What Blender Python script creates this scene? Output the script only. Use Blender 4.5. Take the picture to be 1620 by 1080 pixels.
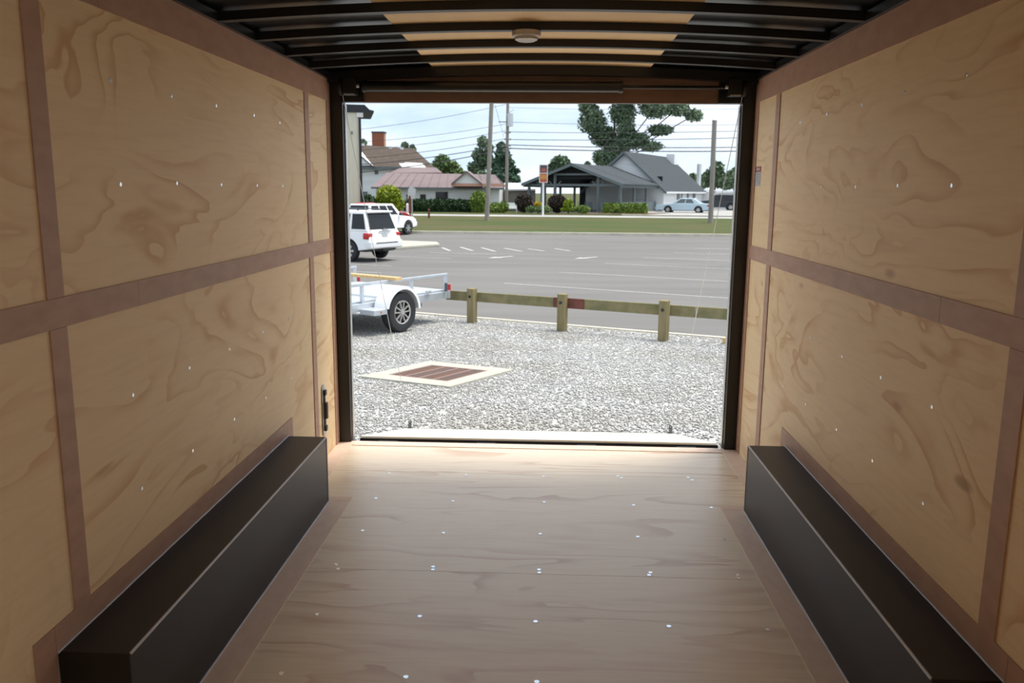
import bpy, math, random
import numpy as np
from mathutils import Vector, Matrix

for o in list(bpy.data.objects): bpy.data.objects.remove(o)
S = bpy.context.scene
COL = S.collection
random.seed(7)
R = math.radians

# ------------------------------------------------------------------ camera
FPX, PITCH, YAW, ROLL = 1322.7, R(10.226), R(2.378), R(.469)
CAM = Vector((.0538, 0, 1.5445))
fwd = Vector((-math.sin(YAW)*math.cos(PITCH), math.cos(YAW)*math.cos(PITCH), -math.sin(PITCH)))
rt = Vector((math.cos(YAW), math.sin(YAW), 0)); up = rt.cross(fwd)
rt, up = math.cos(ROLL)*rt+math.sin(ROLL)*up, -math.sin(ROLL)*rt+math.cos(ROLL)*up
cd = bpy.data.cameras.new('camera'); cam = bpy.data.objects.new('camera', cd); COL.objects.link(cam)
cd.sensor_width = 36; cd.lens = FPX*36/1620; cd.clip_start = .05; cd.clip_end = 2000
cam.matrix_world = Matrix(((rt.x, up.x, -fwd.x, CAM.x), (rt.y, up.y, -fwd.y, CAM.y), (rt.z, up.z, -fwd.z, CAM.z), (0, 0, 0, 1)))
cd.dof.use_dof = True; cd.dof.focus_distance = 3.6; cd.dof.aperture_fstop = 5.6
S.camera = cam

# ------------------------------------------------------------------ sky, sun, exposure
w = bpy.data.worlds.new('sky'); S.world = w; w.use_nodes = True
nt = w.node_tree; nt.nodes.clear()
def N(t, ty, **kw):
    n = t.nodes.new(ty)
    for k, v in kw.items():
        if k.startswith('_'): setattr(n, k[1:], v)
        else: n.inputs[k.replace('__', ' ')].default_value = v
    return n
tc = N(nt, 'ShaderNodeTexCoord'); mp = N(nt, 'ShaderNodeMapping'); mp.inputs['Scale'].default_value = (1, 1, 3.2)
nz = N(nt, 'ShaderNodeTexNoise', Scale=3.1, Detail=6.0, Roughness=.55, Distortion=.3)
rp = N(nt, 'ShaderNodeValToRGB')
rp.color_ramp.elements[0].position = .36; rp.color_ramp.elements[0].color = (.42, .54, .68, 1)
rp.color_ramp.elements[1].position = .62; rp.color_ramp.elements[1].color = (.74, .78, .82, 1)
bg = N(nt, 'ShaderNodeBackground', Strength=1.2); wo = N(nt, 'ShaderNodeOutputWorld')
for a, b in ((tc.outputs['Generated'], mp.inputs[0]), (mp.outputs[0], nz.inputs['Vector']), (nz.outputs[0], rp.inputs[0]), (rp.outputs[0], bg.inputs[0]), (bg.outputs[0], wo.inputs[0])):
    nt.links.new(a, b)
sd = bpy.data.lights.new('hazy_sun', 'SUN'); sd.energy = 4.2; sd.angle = R(30); sd.color = (1, .94, .85)
sun = bpy.data.objects.new('hazy_sun', sd); COL.objects.link(sun)
sun.rotation_euler = Vector((.35, .12, 1)).to_track_quat('Z', 'Y').to_euler()
S.view_settings.view_transform = 'Standard'; S.view_settings.look = 'None'
S.view_settings.exposure = 0.46; S.view_settings.gamma = 1; S.view_settings.use_curve_mapping = False

# ------------------------------------------------------------------ helpers
def at(px, py, Y):                       # world point at distance Y that was measured at this place of the photograph
    d = fwd+rt*((px-810)/FPX)-up*((py-540)/FPX)
    return CAM+d*((Y-CAM.y)/d.y)
KY = [-60, 5.2, 7.2, 10, 13, 17, 25, 32, 42, 50, 60, 67, 75, 85, 900]
KZ = [-.5, -.5, -.53, -.68, -.84, -.95, -1.1, -1.2, -1.2, -1.1, -.83, -.66, -.5, -.5, -.5]
def zg(y): return float(np.interp(y, KY, KZ))
def edge_y(x): return 15.59-.513*x       # where the gravel meets the asphalt

def tag(o, label=None, cat=None, group=None, kind=None):
    if label: o['label'] = label
    if cat: o['category'] = cat
    if group: o['group'] = group
    if kind: o['kind'] = kind
    return o
def thing(name, label, cat, loc=(0, 0, 0), rz=0, group=None):
    o = bpy.data.objects.new(name, None); COL.objects.link(o); o.empty_display_size = .1
    o.location = loc; o.rotation_euler = (0, 0, rz)
    return tag(o, label, cat, group)
def link_mesh(name, me, m, parent=None):
    o = bpy.data.objects.new(name, me); COL.objects.link(o)
    if m and not me.materials: me.materials.append(m)
    o.parent = parent
    return o

class MB:
    def __init__(s): s.v = []; s.f = []
    def add(s, vs, fs):
        k = len(s.v); s.v += [tuple(v) for v in vs]; s.f += [tuple(i+k for i in f) for f in fs]; return s
    def box(s, x0, x1, y0, y1, z0, z1):
        return s.add([(x0, y0, z0), (x1, y0, z0), (x1, y1, z0), (x0, y1, z0), (x0, y0, z1), (x1, y0, z1), (x1, y1, z1), (x0, y1, z1)],
                     [(3, 2, 1, 0), (4, 5, 6, 7), (0, 1, 5, 4), (1, 2, 6, 5), (2, 3, 7, 6), (3, 0, 4, 7)])
    def hexa(s, b, t):                   # four bottom points, four top points
        return s.add(list(b)+list(t), [(3, 2, 1, 0), (4, 5, 6, 7), (0, 1, 5, 4), (1, 2, 6, 5), (2, 3, 7, 6), (3, 0, 4, 7)])
    def bar(s, p, q, wd, ht, upv=(0, 0, 1)):
        p, q = Vector(p), Vector(q); d = (q-p).normalized(); a = d.cross(Vector(upv))
        if a.length < 1e-4: a = d.cross(Vector((1, 0, 0)))
        a.normalize(); b = a.cross(d).normalized(); a = a*wd/2; b = b*ht/2
        return s.hexa([p-a-b, p+a-b, q+a-b, q-a-b], [p-a+b, p+a+b, q+a+b, q-a+b])
    def cyl(s, p, q, r, n=12, r2=None):
        p, q = Vector(p), Vector(q); r2 = r if r2 is None else r2
        d = (q-p).normalized(); a = d.orthogonal().normalized(); b = d.cross(a)
        vs = []
        for c, rr in ((p, r), (q, r2)):
            for i in range(n):
                t = 2*math.pi*i/n; vs.append(c+a*math.cos(t)*rr+b*math.sin(t)*rr)
        fs = [(i, (i+1) % n, n+(i+1) % n, n+i) for i in range(n)]+[tuple(range(n-1, -1, -1)), tuple(range(n, 2*n))]
        return s.add(vs, fs)
    def tube(s, pts, r, n=6):
        pts = [Vector(p) for p in pts]; vs = []; fs = []
        for k, p in enumerate(pts):
            d = (pts[min(k+1, len(pts)-1)]-pts[max(k-1, 0)]).normalized()
            a = d.cross(Vector((0, 0, 1)));
            if a.length < 1e-3: a = d.cross(Vector((1, 0, 0)))
            a.normalize(); b = a.cross(d)
            for i in range(n):
                t = 2*math.pi*i/n; vs.append(p+a*math.cos(t)*r+b*math.sin(t)*r)
        for k in range(len(pts)-1):
            for i in range(n):
                fs.append((k*n+i, k*n+(i+1) % n, (k+1)*n+(i+1) % n, (k+1)*n+i))
        fs += [tuple(range(n-1, -1, -1)), tuple(range((len(pts)-1)*n, len(pts)*n))]
        return s.add(vs, fs)
    def lathe(s, prof, n=24, c=(0, 0, 0), axis='y', a0=0, a1=2*math.pi):
        full = abs(a1-a0-2*math.pi) < 1e-6; m = n if full else n+1; vs = []; fs = []
        for i in range(m):
            t = a0+(a1-a0)*i/n
            for r, h in prof:
                x, z = r*math.cos(t), r*math.sin(t)
                p = {'y': (x, h, z), 'z': (x, z, h), 'x': (h, x, z)}[axis]
                vs.append((p[0]+c[0], p[1]+c[1], p[2]+c[2]))
        L = len(prof)
        for i in range(n):
            j = (i+1) % m
            for k in range(L-1): fs.append((i*L+k, i*L+k+1, j*L+k+1, j*L+k))
        return s.add(vs, fs)
    def prism(s, pts, y0, y1, axis='y'): # polygon in (x,z) pulled along y, or in (x,y) pulled along z, or (y,z) along x
        n = len(pts)
        def P(a, b, h): return {'y': (a, h, b), 'z': (a, b, h), 'x': (h, a, b)}[axis]
        vs = [P(a, b, y0) for a, b in pts]+[P(a, b, y1) for a, b in pts]
        return s.add(vs, [tuple(range(n)), tuple(range(2*n-1, n-1, -1))]+[(i, n+i, n+(i+1) % n, (i+1) % n) for i in range(n)])
    def mesh(s, name, smooth=False):
        me = bpy.data.meshes.new(name); me.from_pydata(s.v, [], s.f); me.validate()
        import bmesh
        b = bmesh.new(); b.from_mesh(me); bmesh.ops.recalc_face_normals(b, faces=b.faces); b.to_mesh(me); b.free()
        if smooth:
            me.polygons.foreach_set('use_smooth', [True]*len(me.polygons))
            me.set_sharp_from_angle(angle=R(40))
        return me
    def build(s, name, m, parent=None, smooth=False, bevel=0, seg=2):
        o = link_mesh(name, s.mesh(name, smooth), m, parent)
        if bevel:
            bv = o.modifiers.new('bevel', 'BEVEL'); bv.width = bevel; bv.segments = seg; bv.limit_method = 'ANGLE'; bv.angle_limit = R(30)
            o.data.polygons.foreach_set('use_smooth', [True]*len(o.data.polygons))
            wn = o.modifiers.new('wn', 'WEIGHTED_NORMAL'); wn.keep_sharp = False
        return o

# ------------------------------------------------------------------ materials
def newmat(name):
    m = bpy.data.materials.new(name); m.use_nodes = True; t = m.node_tree
    return m, t, t.nodes['Principled BSDF']
def ramp(t, stops):
    r = N(t, 'ShaderNodeValToRGB'); cr = r.color_ramp
    while len(cr.elements) < len(stops): cr.elements.new(.5)
    for e, (p, c) in zip(cr.elements, stops): e.position = p; e.color = (*c, 1)
    return r
def mat(name, c, rough=.6, metal=0., c2=None, scale=20., stretch=(1, 1, 1), bump=0., bscale=None, detail=4., spec=.5):
    m, t, p = newmat(name)
    p.inputs['Base Color'].default_value = (*c, 1); p.inputs['Roughness'].default_value = rough; p.inputs['Metallic'].default_value = metal
    p.inputs['Specular IOR Level'].default_value = spec
    c2 = c2 or tuple(x*.86 for x in c)
    tc = N(t, 'ShaderNodeTexCoord'); mp = N(t, 'ShaderNodeMapping'); mp.inputs['Scale'].default_value = stretch
    nz = N(t, 'ShaderNodeTexNoise', Scale=scale, Detail=detail)
    r = ramp(t, [(.35, c2), (.65, c)])
    L = t.links.new
    L(tc.outputs['Object'], mp.inputs[0]); L(mp.outputs[0], nz.inputs['Vector']); L(nz.outputs[0], r.inputs[0]); L(r.outputs[0], p.inputs['Base Color'])
    if bump:
        b = N(t, 'ShaderNodeBump', Strength=bump, Distance=.02)
        if bscale:
            nb = N(t, 'ShaderNodeTexNoise', Scale=bscale, Detail=3.); L(mp.outputs[0], nb.inputs['Vector']); L(nb.outputs[0], b.inputs['Height'])
        else: L(nz.outputs[0], b.inputs['Height'])
        L(b.outputs[0], p.inputs['Normal'])
    return m
def plywood(name, stretch, base, tan, dark, k=9., rough=.55, contour=1., spec=.3, offs=True, fine=.5, knots=False):
    """rotary-cut softwood face: closed wavy figure lines over a pale ground, fine streaks along the grain"""
    m, t, p = newmat(name); L = t.links.new
    tc = N(t, 'ShaderNodeTexCoord'); oi = N(t, 'ShaderNodeObjectInfo')
    mul = N(t, 'ShaderNodeVectorMath', _operation='SCALE'); mul.inputs['Scale'].default_value = 17. if offs else 0
    cmb = N(t, 'ShaderNodeCombineXYZ')
    for i in range(3): L(oi.outputs['Random'], cmb.inputs[i])
    L(cmb.outputs[0], mul.inputs[0])
    mp = N(t, 'ShaderNodeMapping'); mp.inputs['Scale'].default_value = stretch
    L(tc.outputs['Object'], mp.inputs[0])
    ad = N(t, 'ShaderNodeVectorMath', _operation='ADD'); L(mp.outputs[0], ad.inputs[0]); L(mul.outputs[0], ad.inputs[1])
    n1 = N(t, 'ShaderNodeTexNoise', Scale=1., Detail=3.5, Roughness=.48, Distortion=.7); L(ad.outputs[0], n1.inputs['Vector'])
    mk = N(t, 'ShaderNodeMath', _operation='MULTIPLY'); mk.inputs[1].default_value = k; L(n1.outputs[0], mk.inputs[0])
    fr = N(t, 'ShaderNodeMath', _operation='FRACT'); L(mk.outputs[0], fr.inputs[0])
    r1 = ramp(t, [(0., (1, 1, 1)), (.06, (.9, .9, .9)), (.3, (.22, .22, .22)), (.55, (0, 0, 0)), (.95, (0, 0, 0)), (1., (.9, .9, .9))])
    L(fr.outputs[0], r1.inputs[0])
    n2 = N(t, 'ShaderNodeTexNoise', Scale=1.7, Detail=2.); L(ad.outputs[0], n2.inputs['Vector'])
    r2 = ramp(t, [(.42, (.10, .10, .10)), (.62, (1, 1, 1))]); L(n2.outputs[0], r2.inputs[0])
    mm = N(t, 'ShaderNodeMath', _operation='MULTIPLY'); L(r1.outputs[0], mm.inputs[0]); L(r2.outputs[0], mm.inputs[1])
    mc = N(t, 'ShaderNodeMath', _operation='MULTIPLY'); mc.inputs[1].default_value = contour; L(mm.outputs[0], mc.inputs[0])
    mx = N(t, 'ShaderNodeMix', _data_type='RGBA'); L(mc.outputs[0], mx.inputs[0]); mx.inputs[6].default_value = (*base, 1); mx.inputs[7].default_value = (*tan, 1)
    # fine streaks
    mp2 = N(t, 'ShaderNodeMapping'); mp2.inputs['Scale'].default_value = tuple((3. if s == min(stretch) else 45.) for s in stretch)
    L(tc.outputs['Object'], mp2.inputs[0])
    n3 = N(t, 'ShaderNodeTexNoise', Scale=1.3, Detail=4., Roughness=.6); L(mp2.outputs[0], n3.inputs['Vector'])
    r3 = ramp(t, [(.45, (0, 0, 0)), (.8, (fine, fine, fine))]); L(n3.outputs[0], r3.inputs[0])
    mx2 = N(t, 'ShaderNodeMix', _data_type='RGBA'); L(r3.outputs[0], mx2.inputs[0]); L(mx.outputs[2], mx2.inputs[6]); mx2.inputs[7].default_value = (*dark, 1)
    last = mx2
    if knots:
        vo = N(t, 'ShaderNodeTexVoronoi', Scale=1.05); L(ad.outputs[0], vo.inputs['Vector'])
        rk = ramp(t, [(.0, (.85, .85, .85)), (.035, (.6, .6, .6)), (.06, (0, 0, 0))]); L(vo.outputs['Distance'], rk.inputs[0])
        last = N(t, 'ShaderNodeMix', _data_type='RGBA'); L(rk.outputs[0], last.inputs[0]); L(mx2.outputs[2], last.inputs[6]); last.inputs[7].default_value = (.42, .23, .09, 1)
    L(last.outputs[2], p.inputs['Base Color'])
    p.inputs['Roughness'].default_value = rough; p.inputs['Specular IOR Level'].default_value = spec
    b = N(t, 'ShaderNodeBump', Strength=.06, Distance=.005); L(n3.outputs[0], b.inputs['Height']); L(b.outputs[0], p.inputs['Normal'])
    return m
M = {}
M['wallply'] = plywood('wall_plywood', (1, .85, 2.3), (.90, .69, .43), (.68, .39, .17), (.72, .49, .27), k=10, contour=.8, knots=True, fine=.35)
M['floorply'] = plywood('floor_plywood', (.62, 3.2, 1), (.90, .75, .56), (.64, .40, .24), (.70, .52, .36), k=7, contour=.95, rough=.45, spec=.4, fine=.5)
M['rampply'] = plywood('ramp_plywood', (.6, 3, 1), (.86, .78, .64), (.72, .58, .40), (.75, .64, .48), k=5, contour=.4, rough=.6, fine=.25)
M['floorply'].node_tree.nodes['Principled BSDF'].inputs['Coat Weight'].default_value = .8
M['floorply'].node_tree.nodes['Principled BSDF'].inputs['Coat Roughness'].default_value = .38
M['luan'] = mat('luan_trim', (.51, .315, .225), .55, c2=(.45, .27, .19), scale=3, stretch=(8, 3, 8), detail=6)
M['luanf'] = mat('luan_floor_trim', (.86, .67, .54), .5, c2=(.80, .60, .48), scale=3, stretch=(8, 4, 8), detail=6)
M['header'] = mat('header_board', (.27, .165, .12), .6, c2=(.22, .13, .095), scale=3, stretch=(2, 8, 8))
M['tan'] = mat('ceiling_board', (.88, .66, .40), .7, c2=(.82, .60, .36), scale=2.5, stretch=(2, 6, 1))
M['black'] = mat('black_paint', (.012, .012, .013), .32, scale=8, spec=.5)
M['blackmatt'] = mat('black_liner', (.012, .012, .014), .28, scale=3, spec=.5)
M['bow'] = mat('bow_paint', (.010, .009, .009), .45)
M['boxblk'] = mat('wheel_box_steel', (.020, .017, .015), .36, c2=(.016, .0135, .012), scale=4, spec=.3)
M['caulk'] = mat('sealant', (.62, .62, .68), .4)
M['screw'] = mat('zinc', (.86, .91, .97), .2, .9)
M['galv'] = mat('galvanised', (.62, .64, .65), .4, .7, c2=(.5, .52, .53), scale=30)
M['alu'] = mat('aluminium', (.56, .60, .65), .36, .5, c2=(.50, .54, .58), scale=6)
M['alud'] = mat('aluminium_deck', (.52, .56, .61), .45, .4, c2=(.46, .50, .54), scale=10)
M['white'] = mat('white_paint', (.82, .83, .84), .25, c2=(.80, .81, .82), scale=2)
M['whitewall'] = mat('white_siding', (.78, .79, .80), .6, c2=(.70, .71, .72), scale=1.2, stretch=(.3, .3, 3))
M['lens'] = mat('lamp_lens', (.62, .61, .60), .3, c2=(.5, .48, .46), scale=60)
M['lampbase'] = mat('lamp_base', (.62, .56, .52), .4)
M['tyre'] = mat('tyre', (.022, .023, .026), .75, c2=(.016, .017, .02), scale=30)
M['rimdark'] = mat('rim_black', (.02, .02, .022), .35)
M['rim'] = mat('rim_alloy', (.62, .61, .60), .28, .7)
M['glass'] = mat('tinted_glass', (.010, .012, .014), .08, spec=.4)
M['glasslt'] = mat('window_glass', (.09, .11, .12), .08, spec=.6)
M['red'] = mat('red_lens', (.50, .02, .02), .2)
M['redcar'] = mat('red_paint', (.42, .03, .03), .25)
M['amber'] = mat('amber_lens', (.55, .16, .03), .25)
M['chrome'] = mat('chrome', (.75, .77, .8), .15, .9)
M['plate'] = mat('number_plate', (.5, .52, .56), .5)
M['trimgrey'] = mat('grey_plastic', (.07, .08, .09), .5)
M['bluecar'] = mat('pale_blue_paint', (.42, .53, .60), .25, c2=(.40, .51, .58), scale=1)
M['darkcar'] = mat('dark_paint', (.016, .02, .028), .2)
M['timber'] = mat('treated_timber', (.25, .215, .115), .75, c2=(.17, .16, .085), scale=3, stretch=(2, 2, 2), bump=.2, spec=.08)
M['timberend'] = mat('timber_post', (.27, .22, .125), .75, c2=(.19, .165, .08), scale=2, stretch=(9, 9, 1.2), bump=.2, spec=.08)
M['redwood'] = mat('red_stained_timber', (.17, .05, .035), .7, c2=(.11, .035, .025), scale=8)
M['plank'] = mat('fresh_timber', (.62, .43, .20), .6, c2=(.52, .33, .14), scale=4, stretch=(6, 1, 6))
M['rust'] = mat('rusty_iron', (.24, .12, .075), .7, c2=(.16, .13, .13), scale=9)
M['darkpit'] = mat('drain_pit', (.015, .014, .013), .9)
M['conc'] = mat('pale_concrete', (.43, .415, .36), .85, c2=(.37, .36, .31), scale=7, bump=.1, bscale=60, spec=.08)
M['edging'] = mat('concrete_edging', (.62, .58, .48), .85, c2=(.54, .50, .41), scale=4, spec=.08)
M['kerb'] = mat('concrete_kerb', (.60, .55, .44), .85, c2=(.50, .47, .40), scale=2, spec=.08)
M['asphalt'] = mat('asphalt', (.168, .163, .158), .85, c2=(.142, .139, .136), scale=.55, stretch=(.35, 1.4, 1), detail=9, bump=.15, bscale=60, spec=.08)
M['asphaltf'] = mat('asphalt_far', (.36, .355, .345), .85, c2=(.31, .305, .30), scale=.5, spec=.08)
M['line'] = mat('road_paint', (.48, .48, .47), .8, c2=(.36, .36, .355), scale=14, spec=.08)
M['lawn'] = mat('lawn_grass', (.058, .082, .028), .9, c2=(.095, .085, .042), scale=.35, stretch=(.4, 1, 1), detail=9, bump=.3, bscale=30, spec=.08)
M['soil'] = mat('bark_mulch', (.20, .15, .11), .9, c2=(.14, .10, .07), scale=2, spec=.08)
M['beige'] = mat('beige_metal_siding', (.60, .57, .46), .5, c2=(.58, .55, .44), scale=1)
M['darktrim'] = mat('dark_trim', (.010, .012, .016), .6)
M['brick'] = mat('red_brick', (.33, .12, .07), .85, c2=(.24, .09, .055), scale=8, spec=.08)
M['mortar'] = mat('mortar', (.40, .27, .2), .9, spec=.08)
M['brownroof'] = mat('brown_shingles', (.10, .08, .068), .85, c2=(.075, .06, .05), scale=2.2, stretch=(1, 1, 5), bump=.3, spec=.08)
M['maroon'] = mat('maroon_metal_roof', (.175, .12, .12), .5, c2=(.15, .105, .105), scale=.7)
M['slate'] = mat('slate_shingles', (.066, .076, .084), .8, c2=(.052, .061, .068), scale=2.5, stretch=(1, 1, 5), bump=.3, spec=.08)
M['greypost'] = mat('grey_painted_timber', (.13, .16, .17), .6)
M['salmon'] = mat('salmon_fascia', (.55, .30, .22), .6)
M['greyboard'] = mat('weathered_boards', (.30, .28, .26), .8, c2=(.24, .22, .20), scale=5, stretch=(8, 8, .5), spec=.08)
M['whiteroof'] = mat('white_metal_roof', (.72, .74, .76), .4)
M['pavdark'] = mat('dark_boarding', (.025, .028, .028), .8, spec=.08)
M['pole'] = mat('weathered_pole', (.32, .29, .26), .8, c2=(.24, .22, .20), scale=3, stretch=(6, 6, .4), spec=.08)
M['wire'] = mat('black_cable', (.03, .032, .035), .6)
M['steelwire'] = mat('steel_cable', (.45, .45, .46), .35, .7)
M['bark'] = mat('bark', (.10, .08, .06), .9, c2=(.06, .05, .04), scale=6, bump=.4, spec=.08)
def leafmat(name, a, b, sc=.5):
    m = mat(name, a, .6, c2=b, scale=sc, detail=3); p = m.node_tree.nodes['Principled BSDF']
    p.inputs['Specular IOR Level'].default_value = .25
    return m
M['leaf'] = leafmat('tree_leaves', (.16, .22, .13), (.11, .165, .10))
M['leaflt'] = leafmat('light_leaves', (.16, .22, .08), (.10, .16, .06))
M['conifer'] = leafmat('conifer_needles', (.10, .16, .105), (.065, .12, .08))
M['hedge'] = leafmat('hedge_leaves', (.045, .085, .035), (.028, .06, .026), 2)
M['lime'] = leafmat('lime_leaves', (.30, .34, .02), (.16, .24, .02), 1)
M['bushlt'] = leafmat('fresh_leaves', (.20, .28, .05), (.11, .18, .035), 1.5)
M['purple'] = leafmat('dark_bush_leaves', (.05, .035, .028), (.03, .025, .018), 2)
M['flower'] = leafmat('yellow_flowers', (.65, .45, .03), (.35, .30, .03), 4)

def gravel_material():
    m, t, p = newmat('crushed_limestone'); L = t.links.new
    tc = N(t, 'ShaderNodeTexCoord')
    vo = N(t, 'ShaderNodeTexVoronoi', Scale=38., Randomness=1.); L(tc.outputs['Object'], vo.inputs['Vector'])
    sp = N(t, 'ShaderNodeSeparateColor'); L(vo.outputs['Color'], sp.inputs[0])
    r = ramp(t, [(0., (.31, .305, .30)), (.35, (.415, .413, .408)), (.7, (.465, .466, .468)), (1., (.545, .543, .536))]); L(sp.outputs[0], r.inputs[0])
    n = N(t, 'ShaderNodeTexNoise', Scale=.8, Detail=5.); L(tc.outputs['Object'], n.inputs['Vector'])
    r2 = ramp(t, [(.35, (.88, .86, .82)), (.6, (1, 1, 1))]); L(n.outputs[0], r2.inputs[0])
    mx = N(t, 'ShaderNodeMix', _data_type='RGBA', _blend_type='MULTIPLY'); mx.inputs[0].default_value = 1; L(r.outputs[0], mx.inputs[6]); L(r2.outputs[0], mx.inputs[7])
    L(mx.outputs[2], p.inputs['Base Color']); p.inputs['Roughness'].default_value = .85; p.inputs['Specular IOR Level'].default_value = .15
    b = N(t, 'ShaderNodeBump', Strength=.6, Distance=.02); L(vo.outputs['Distance'], b.inputs['Height']); b.invert = True; L(b.outputs[0], p.inputs['Normal'])
    return m
M['gravel'] = gravel_material()

# ================================================================== STRUCTURE: inside of the cargo trailer
def struct(name, mb, m, parent=None, **kw):
    o = mb.build(name, m, parent, **kw)
    if parent is None: o['kind'] = 'structure'
    return o
YB, YE = -1.75, 4.96                       # front and rear end of the trailer
WX = 1.22
D0, D1 = -1.4, .35                        # opening added in the right wall, out of frame, to let in daylight
# ---- floor
floor = struct('floor', MB().box(-1.30, 1.30, YB, YE, -.10, -.018), M['black'])
seams = [YB, -.455, .765, 1.985, 3.205, 4.425, 4.885]
for a, b in zip(seams[:-1], seams[1:]):
    MB().box(-1.23, 1.23, a+.0012, b-.0012, -.018, 0).build('plywood_sheet', M['floorply'], floor)
MB().box(-1.23, 1.23, 4.8865, 4.972, -.018, .003).build('threshold_strip', M['luanf'], floor)
for s in (-1, 1):
    def bx(x0, x1): return (s*x0, s*x1) if s > 0 else (s*x1, s*x0)
    xi = 1.024 if s < 0 else 1.038
    a, b = bx(xi-.105, xi); MB().box(a, b, 1.90, 3.955, 0, .004).build('edge_strip', M['luanf'], floor)
    a, b = bx(xi-.105, WX); MB().box(a, b, 3.957, 4.01, 0, .004).build('edge_strip', M['luanf'], floor)
    a, b = bx(1.125, WX); MB().box(a, b, 4.20, 4.884, 0, .004).build('edge_strip', M['luanf'], floor)
    a, b = bx(1.125, WX); MB().box(a, b, YB, 1.88, 0, .004).build('edge_strip', M['luanf'], floor)
scr = MB().cyl((0, 0, 0), (0, 0, .0012), .0095, 8, .009).mesh('screw'); scr.materials.append(M['screw'])
def screw(loc, parent, rot=(0, 0, 0)):
    o = bpy.data.objects.new('screw', scr); COL.objects.link(o); o.location = loc; o.rotation_euler = rot; o.parent = parent
    if rot[1]: o.scale = (.72, .72, 1)
rows = [(4.40, False), (4.0, False), (3.605, False), (3.215, True), (2.822, False), (2.435, False), (2.03, True), (1.62, False)]
for y, dbl in rows:
    for x in (-.795, -.385, .05, .50, .865):
        x += random.uniform(-.025, .025)
        screw((x, y+random.uniform(-.012, .012), 0), floor)
        if dbl or (y == 4.40 and x > .3) : screw((x+random.uniform(-.02, .02), y+.03, 0), floor)
# ---- side walls
for s, nm in ((-1, 'wall_left'), (1, 'wall_right')):
    def X(a, b): return (min(s*a, s*b), max(s*a, s*b))
    x0, x1 = X(1.234, 1.31)
    back = MB()
    if s < 0: back.box(x0, x1, YB, YE+.06, -.1, 2.24)
    else:                                  # unseen gap behind the camera, added to brighten the inside with daylight
        back.box(x0, x1, YB, D0, -.1, 2.24).box(x0, x1, D1, YE+.06, -.1, 2.24).box(x0, x1, D0, D1, 1.98, 2.24)
    wall = struct(nm, back, M['black'])
    m1, m2 = (1.182, 1.26) if s < 0 else (1.168, 1.246)
    v = [(2.06, 2.136), (4.43, 4.503)] if s < 0 else [(2.03, 2.113), (4.425, 4.50)]
    px0, px1 = X(1.22, 1.234); sx0, sx1 = X(1.2155, 1.22)
    cuts = [YB, -.30, (v[0][0]+v[0][1])/2, (v[1][0]+v[1][1])/2, 4.95]
    for a, b in zip(cuts[:-1], cuts[1:]):
        for z0, z1 in ((0, (m1+m2)/2), ((m1+m2)/2, 2.17)):
            if s > 0 and a < D1:
                for aa, bb in ((max(a, YB), min(b, D0)), (max(a, D1), b)):
                    if bb-aa > .02: MB().box(px0, px1, aa+.001, bb-.001, z0+.001, z1-.001).build('plywood_panel', M['wallply'], wall)
            else: MB().box(px0, px1, a+.001, b-.001, z0+.001, z1-.001).build('plywood_panel', M['wallply'], wall)
    def strip(y0, y1, z0, z1, n='trim_strip'): MB().box(sx0, sx1, y0, y1, z0, z1).build(n, M['luan'], wall)
    jy = 2.535 if s < 0 else 2.50
    lo = YB if s < 0 else D1+.005
    for a, b in ((lo, .9), (.902, jy), (jy+.002, 4.945)): strip(a, b, m1, m2)
    for a, b in ((YB, .1), (.102, 2.42), (2.422, 4.945)): strip(a, b, 2.04, 2.162)
    for a, b in v:
        strip(a, b, m2+.001, 2.039)
        strip(a, b, .413 if a < 3 else 0, m1-.001)
    for a, b in (((-.34, -.264),) if s < 0 else ()):
        strip(a, b, m2+.001, 2.039); strip(a, b, 0, m1-.001)
    strip(4.868, 4.945, m2+.001, 2.039); strip(4.868, 4.945, 0.004, m1-.001)
    strip(1.962, 3.938, .343, .413); strip(1.872, 1.96, .005, .413); strip(3.94, 4.022, .005, .413)
    for y in (-.72, -.32, .08, .48, .87, 1.27, 1.67, 2.473, 2.865, 3.26, 3.66, 4.03):
        if s > 0: y += .03
        if s > 0 and y < D1+.05: continue
        for z in ((1.852, 1.556, .91, .609) if s < 0 else (1.871, 1.568, .912, .612)):
            screw((s*1.22, y+random.uniform(-.012, .012), z+random.uniform(-.004, .004)), wall, (0, -s*math.pi/2, 0))
wf = struct('wall_front', MB().box(-1.31, 1.31, YB-.07, YB, -.1, 2.3), M['black'])
MB().box(-1.215, 1.215, YB, YB+.012, .001, 2.16).build('plywood_panel', M['wallply'], wf)
# ---- ceiling: arched black skin, pale centre board, black bows
def arch(x, z0=2.164, rise=.043): return z0+rise*(1-(x/1.22)**2)
def arched(x0, x1, y0, y1, zb, zt, n=24):
    mb = MB(); xs = [x0+(x1-x0)*i/n for i in range(n+1)]; vs = []; fs = []
    for x in xs: vs += [(x, y0, arch(x)+zb), (x, y1, arch(x)+zb), (x, y1, arch(x)+zt), (x, y0, arch(x)+zt)]
    for i in range(n):
        a, b = 4*i, 4*i+4
        for j in range(4): fs.append((a+j, a+(j+1) % 4, b+(j+1) % 4, b+j))
    fs += [(0, 1, 2, 3), (4*n+3, 4*n+2, 4*n+1, 4*n)]
    return mb.add(vs, fs)
ceil = struct('ceiling', arched(-1.31, 1.31, YB-.07, YE+.08, .046, .08), M['blackmatt'], smooth=True)
arched(-.615, .615, YB, 4.90, .034, .0455).build('centre_board', M['tan'], ceil, smooth=True)
for k in range(14):
    y1 = 4.54-.41*k
    if y1 < YB+.05: break
    arched(-1.232, 1.232, y1-.042, y1, 0, .0335).build('roof_bow', M['bow'], ceil, smooth=True)
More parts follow.
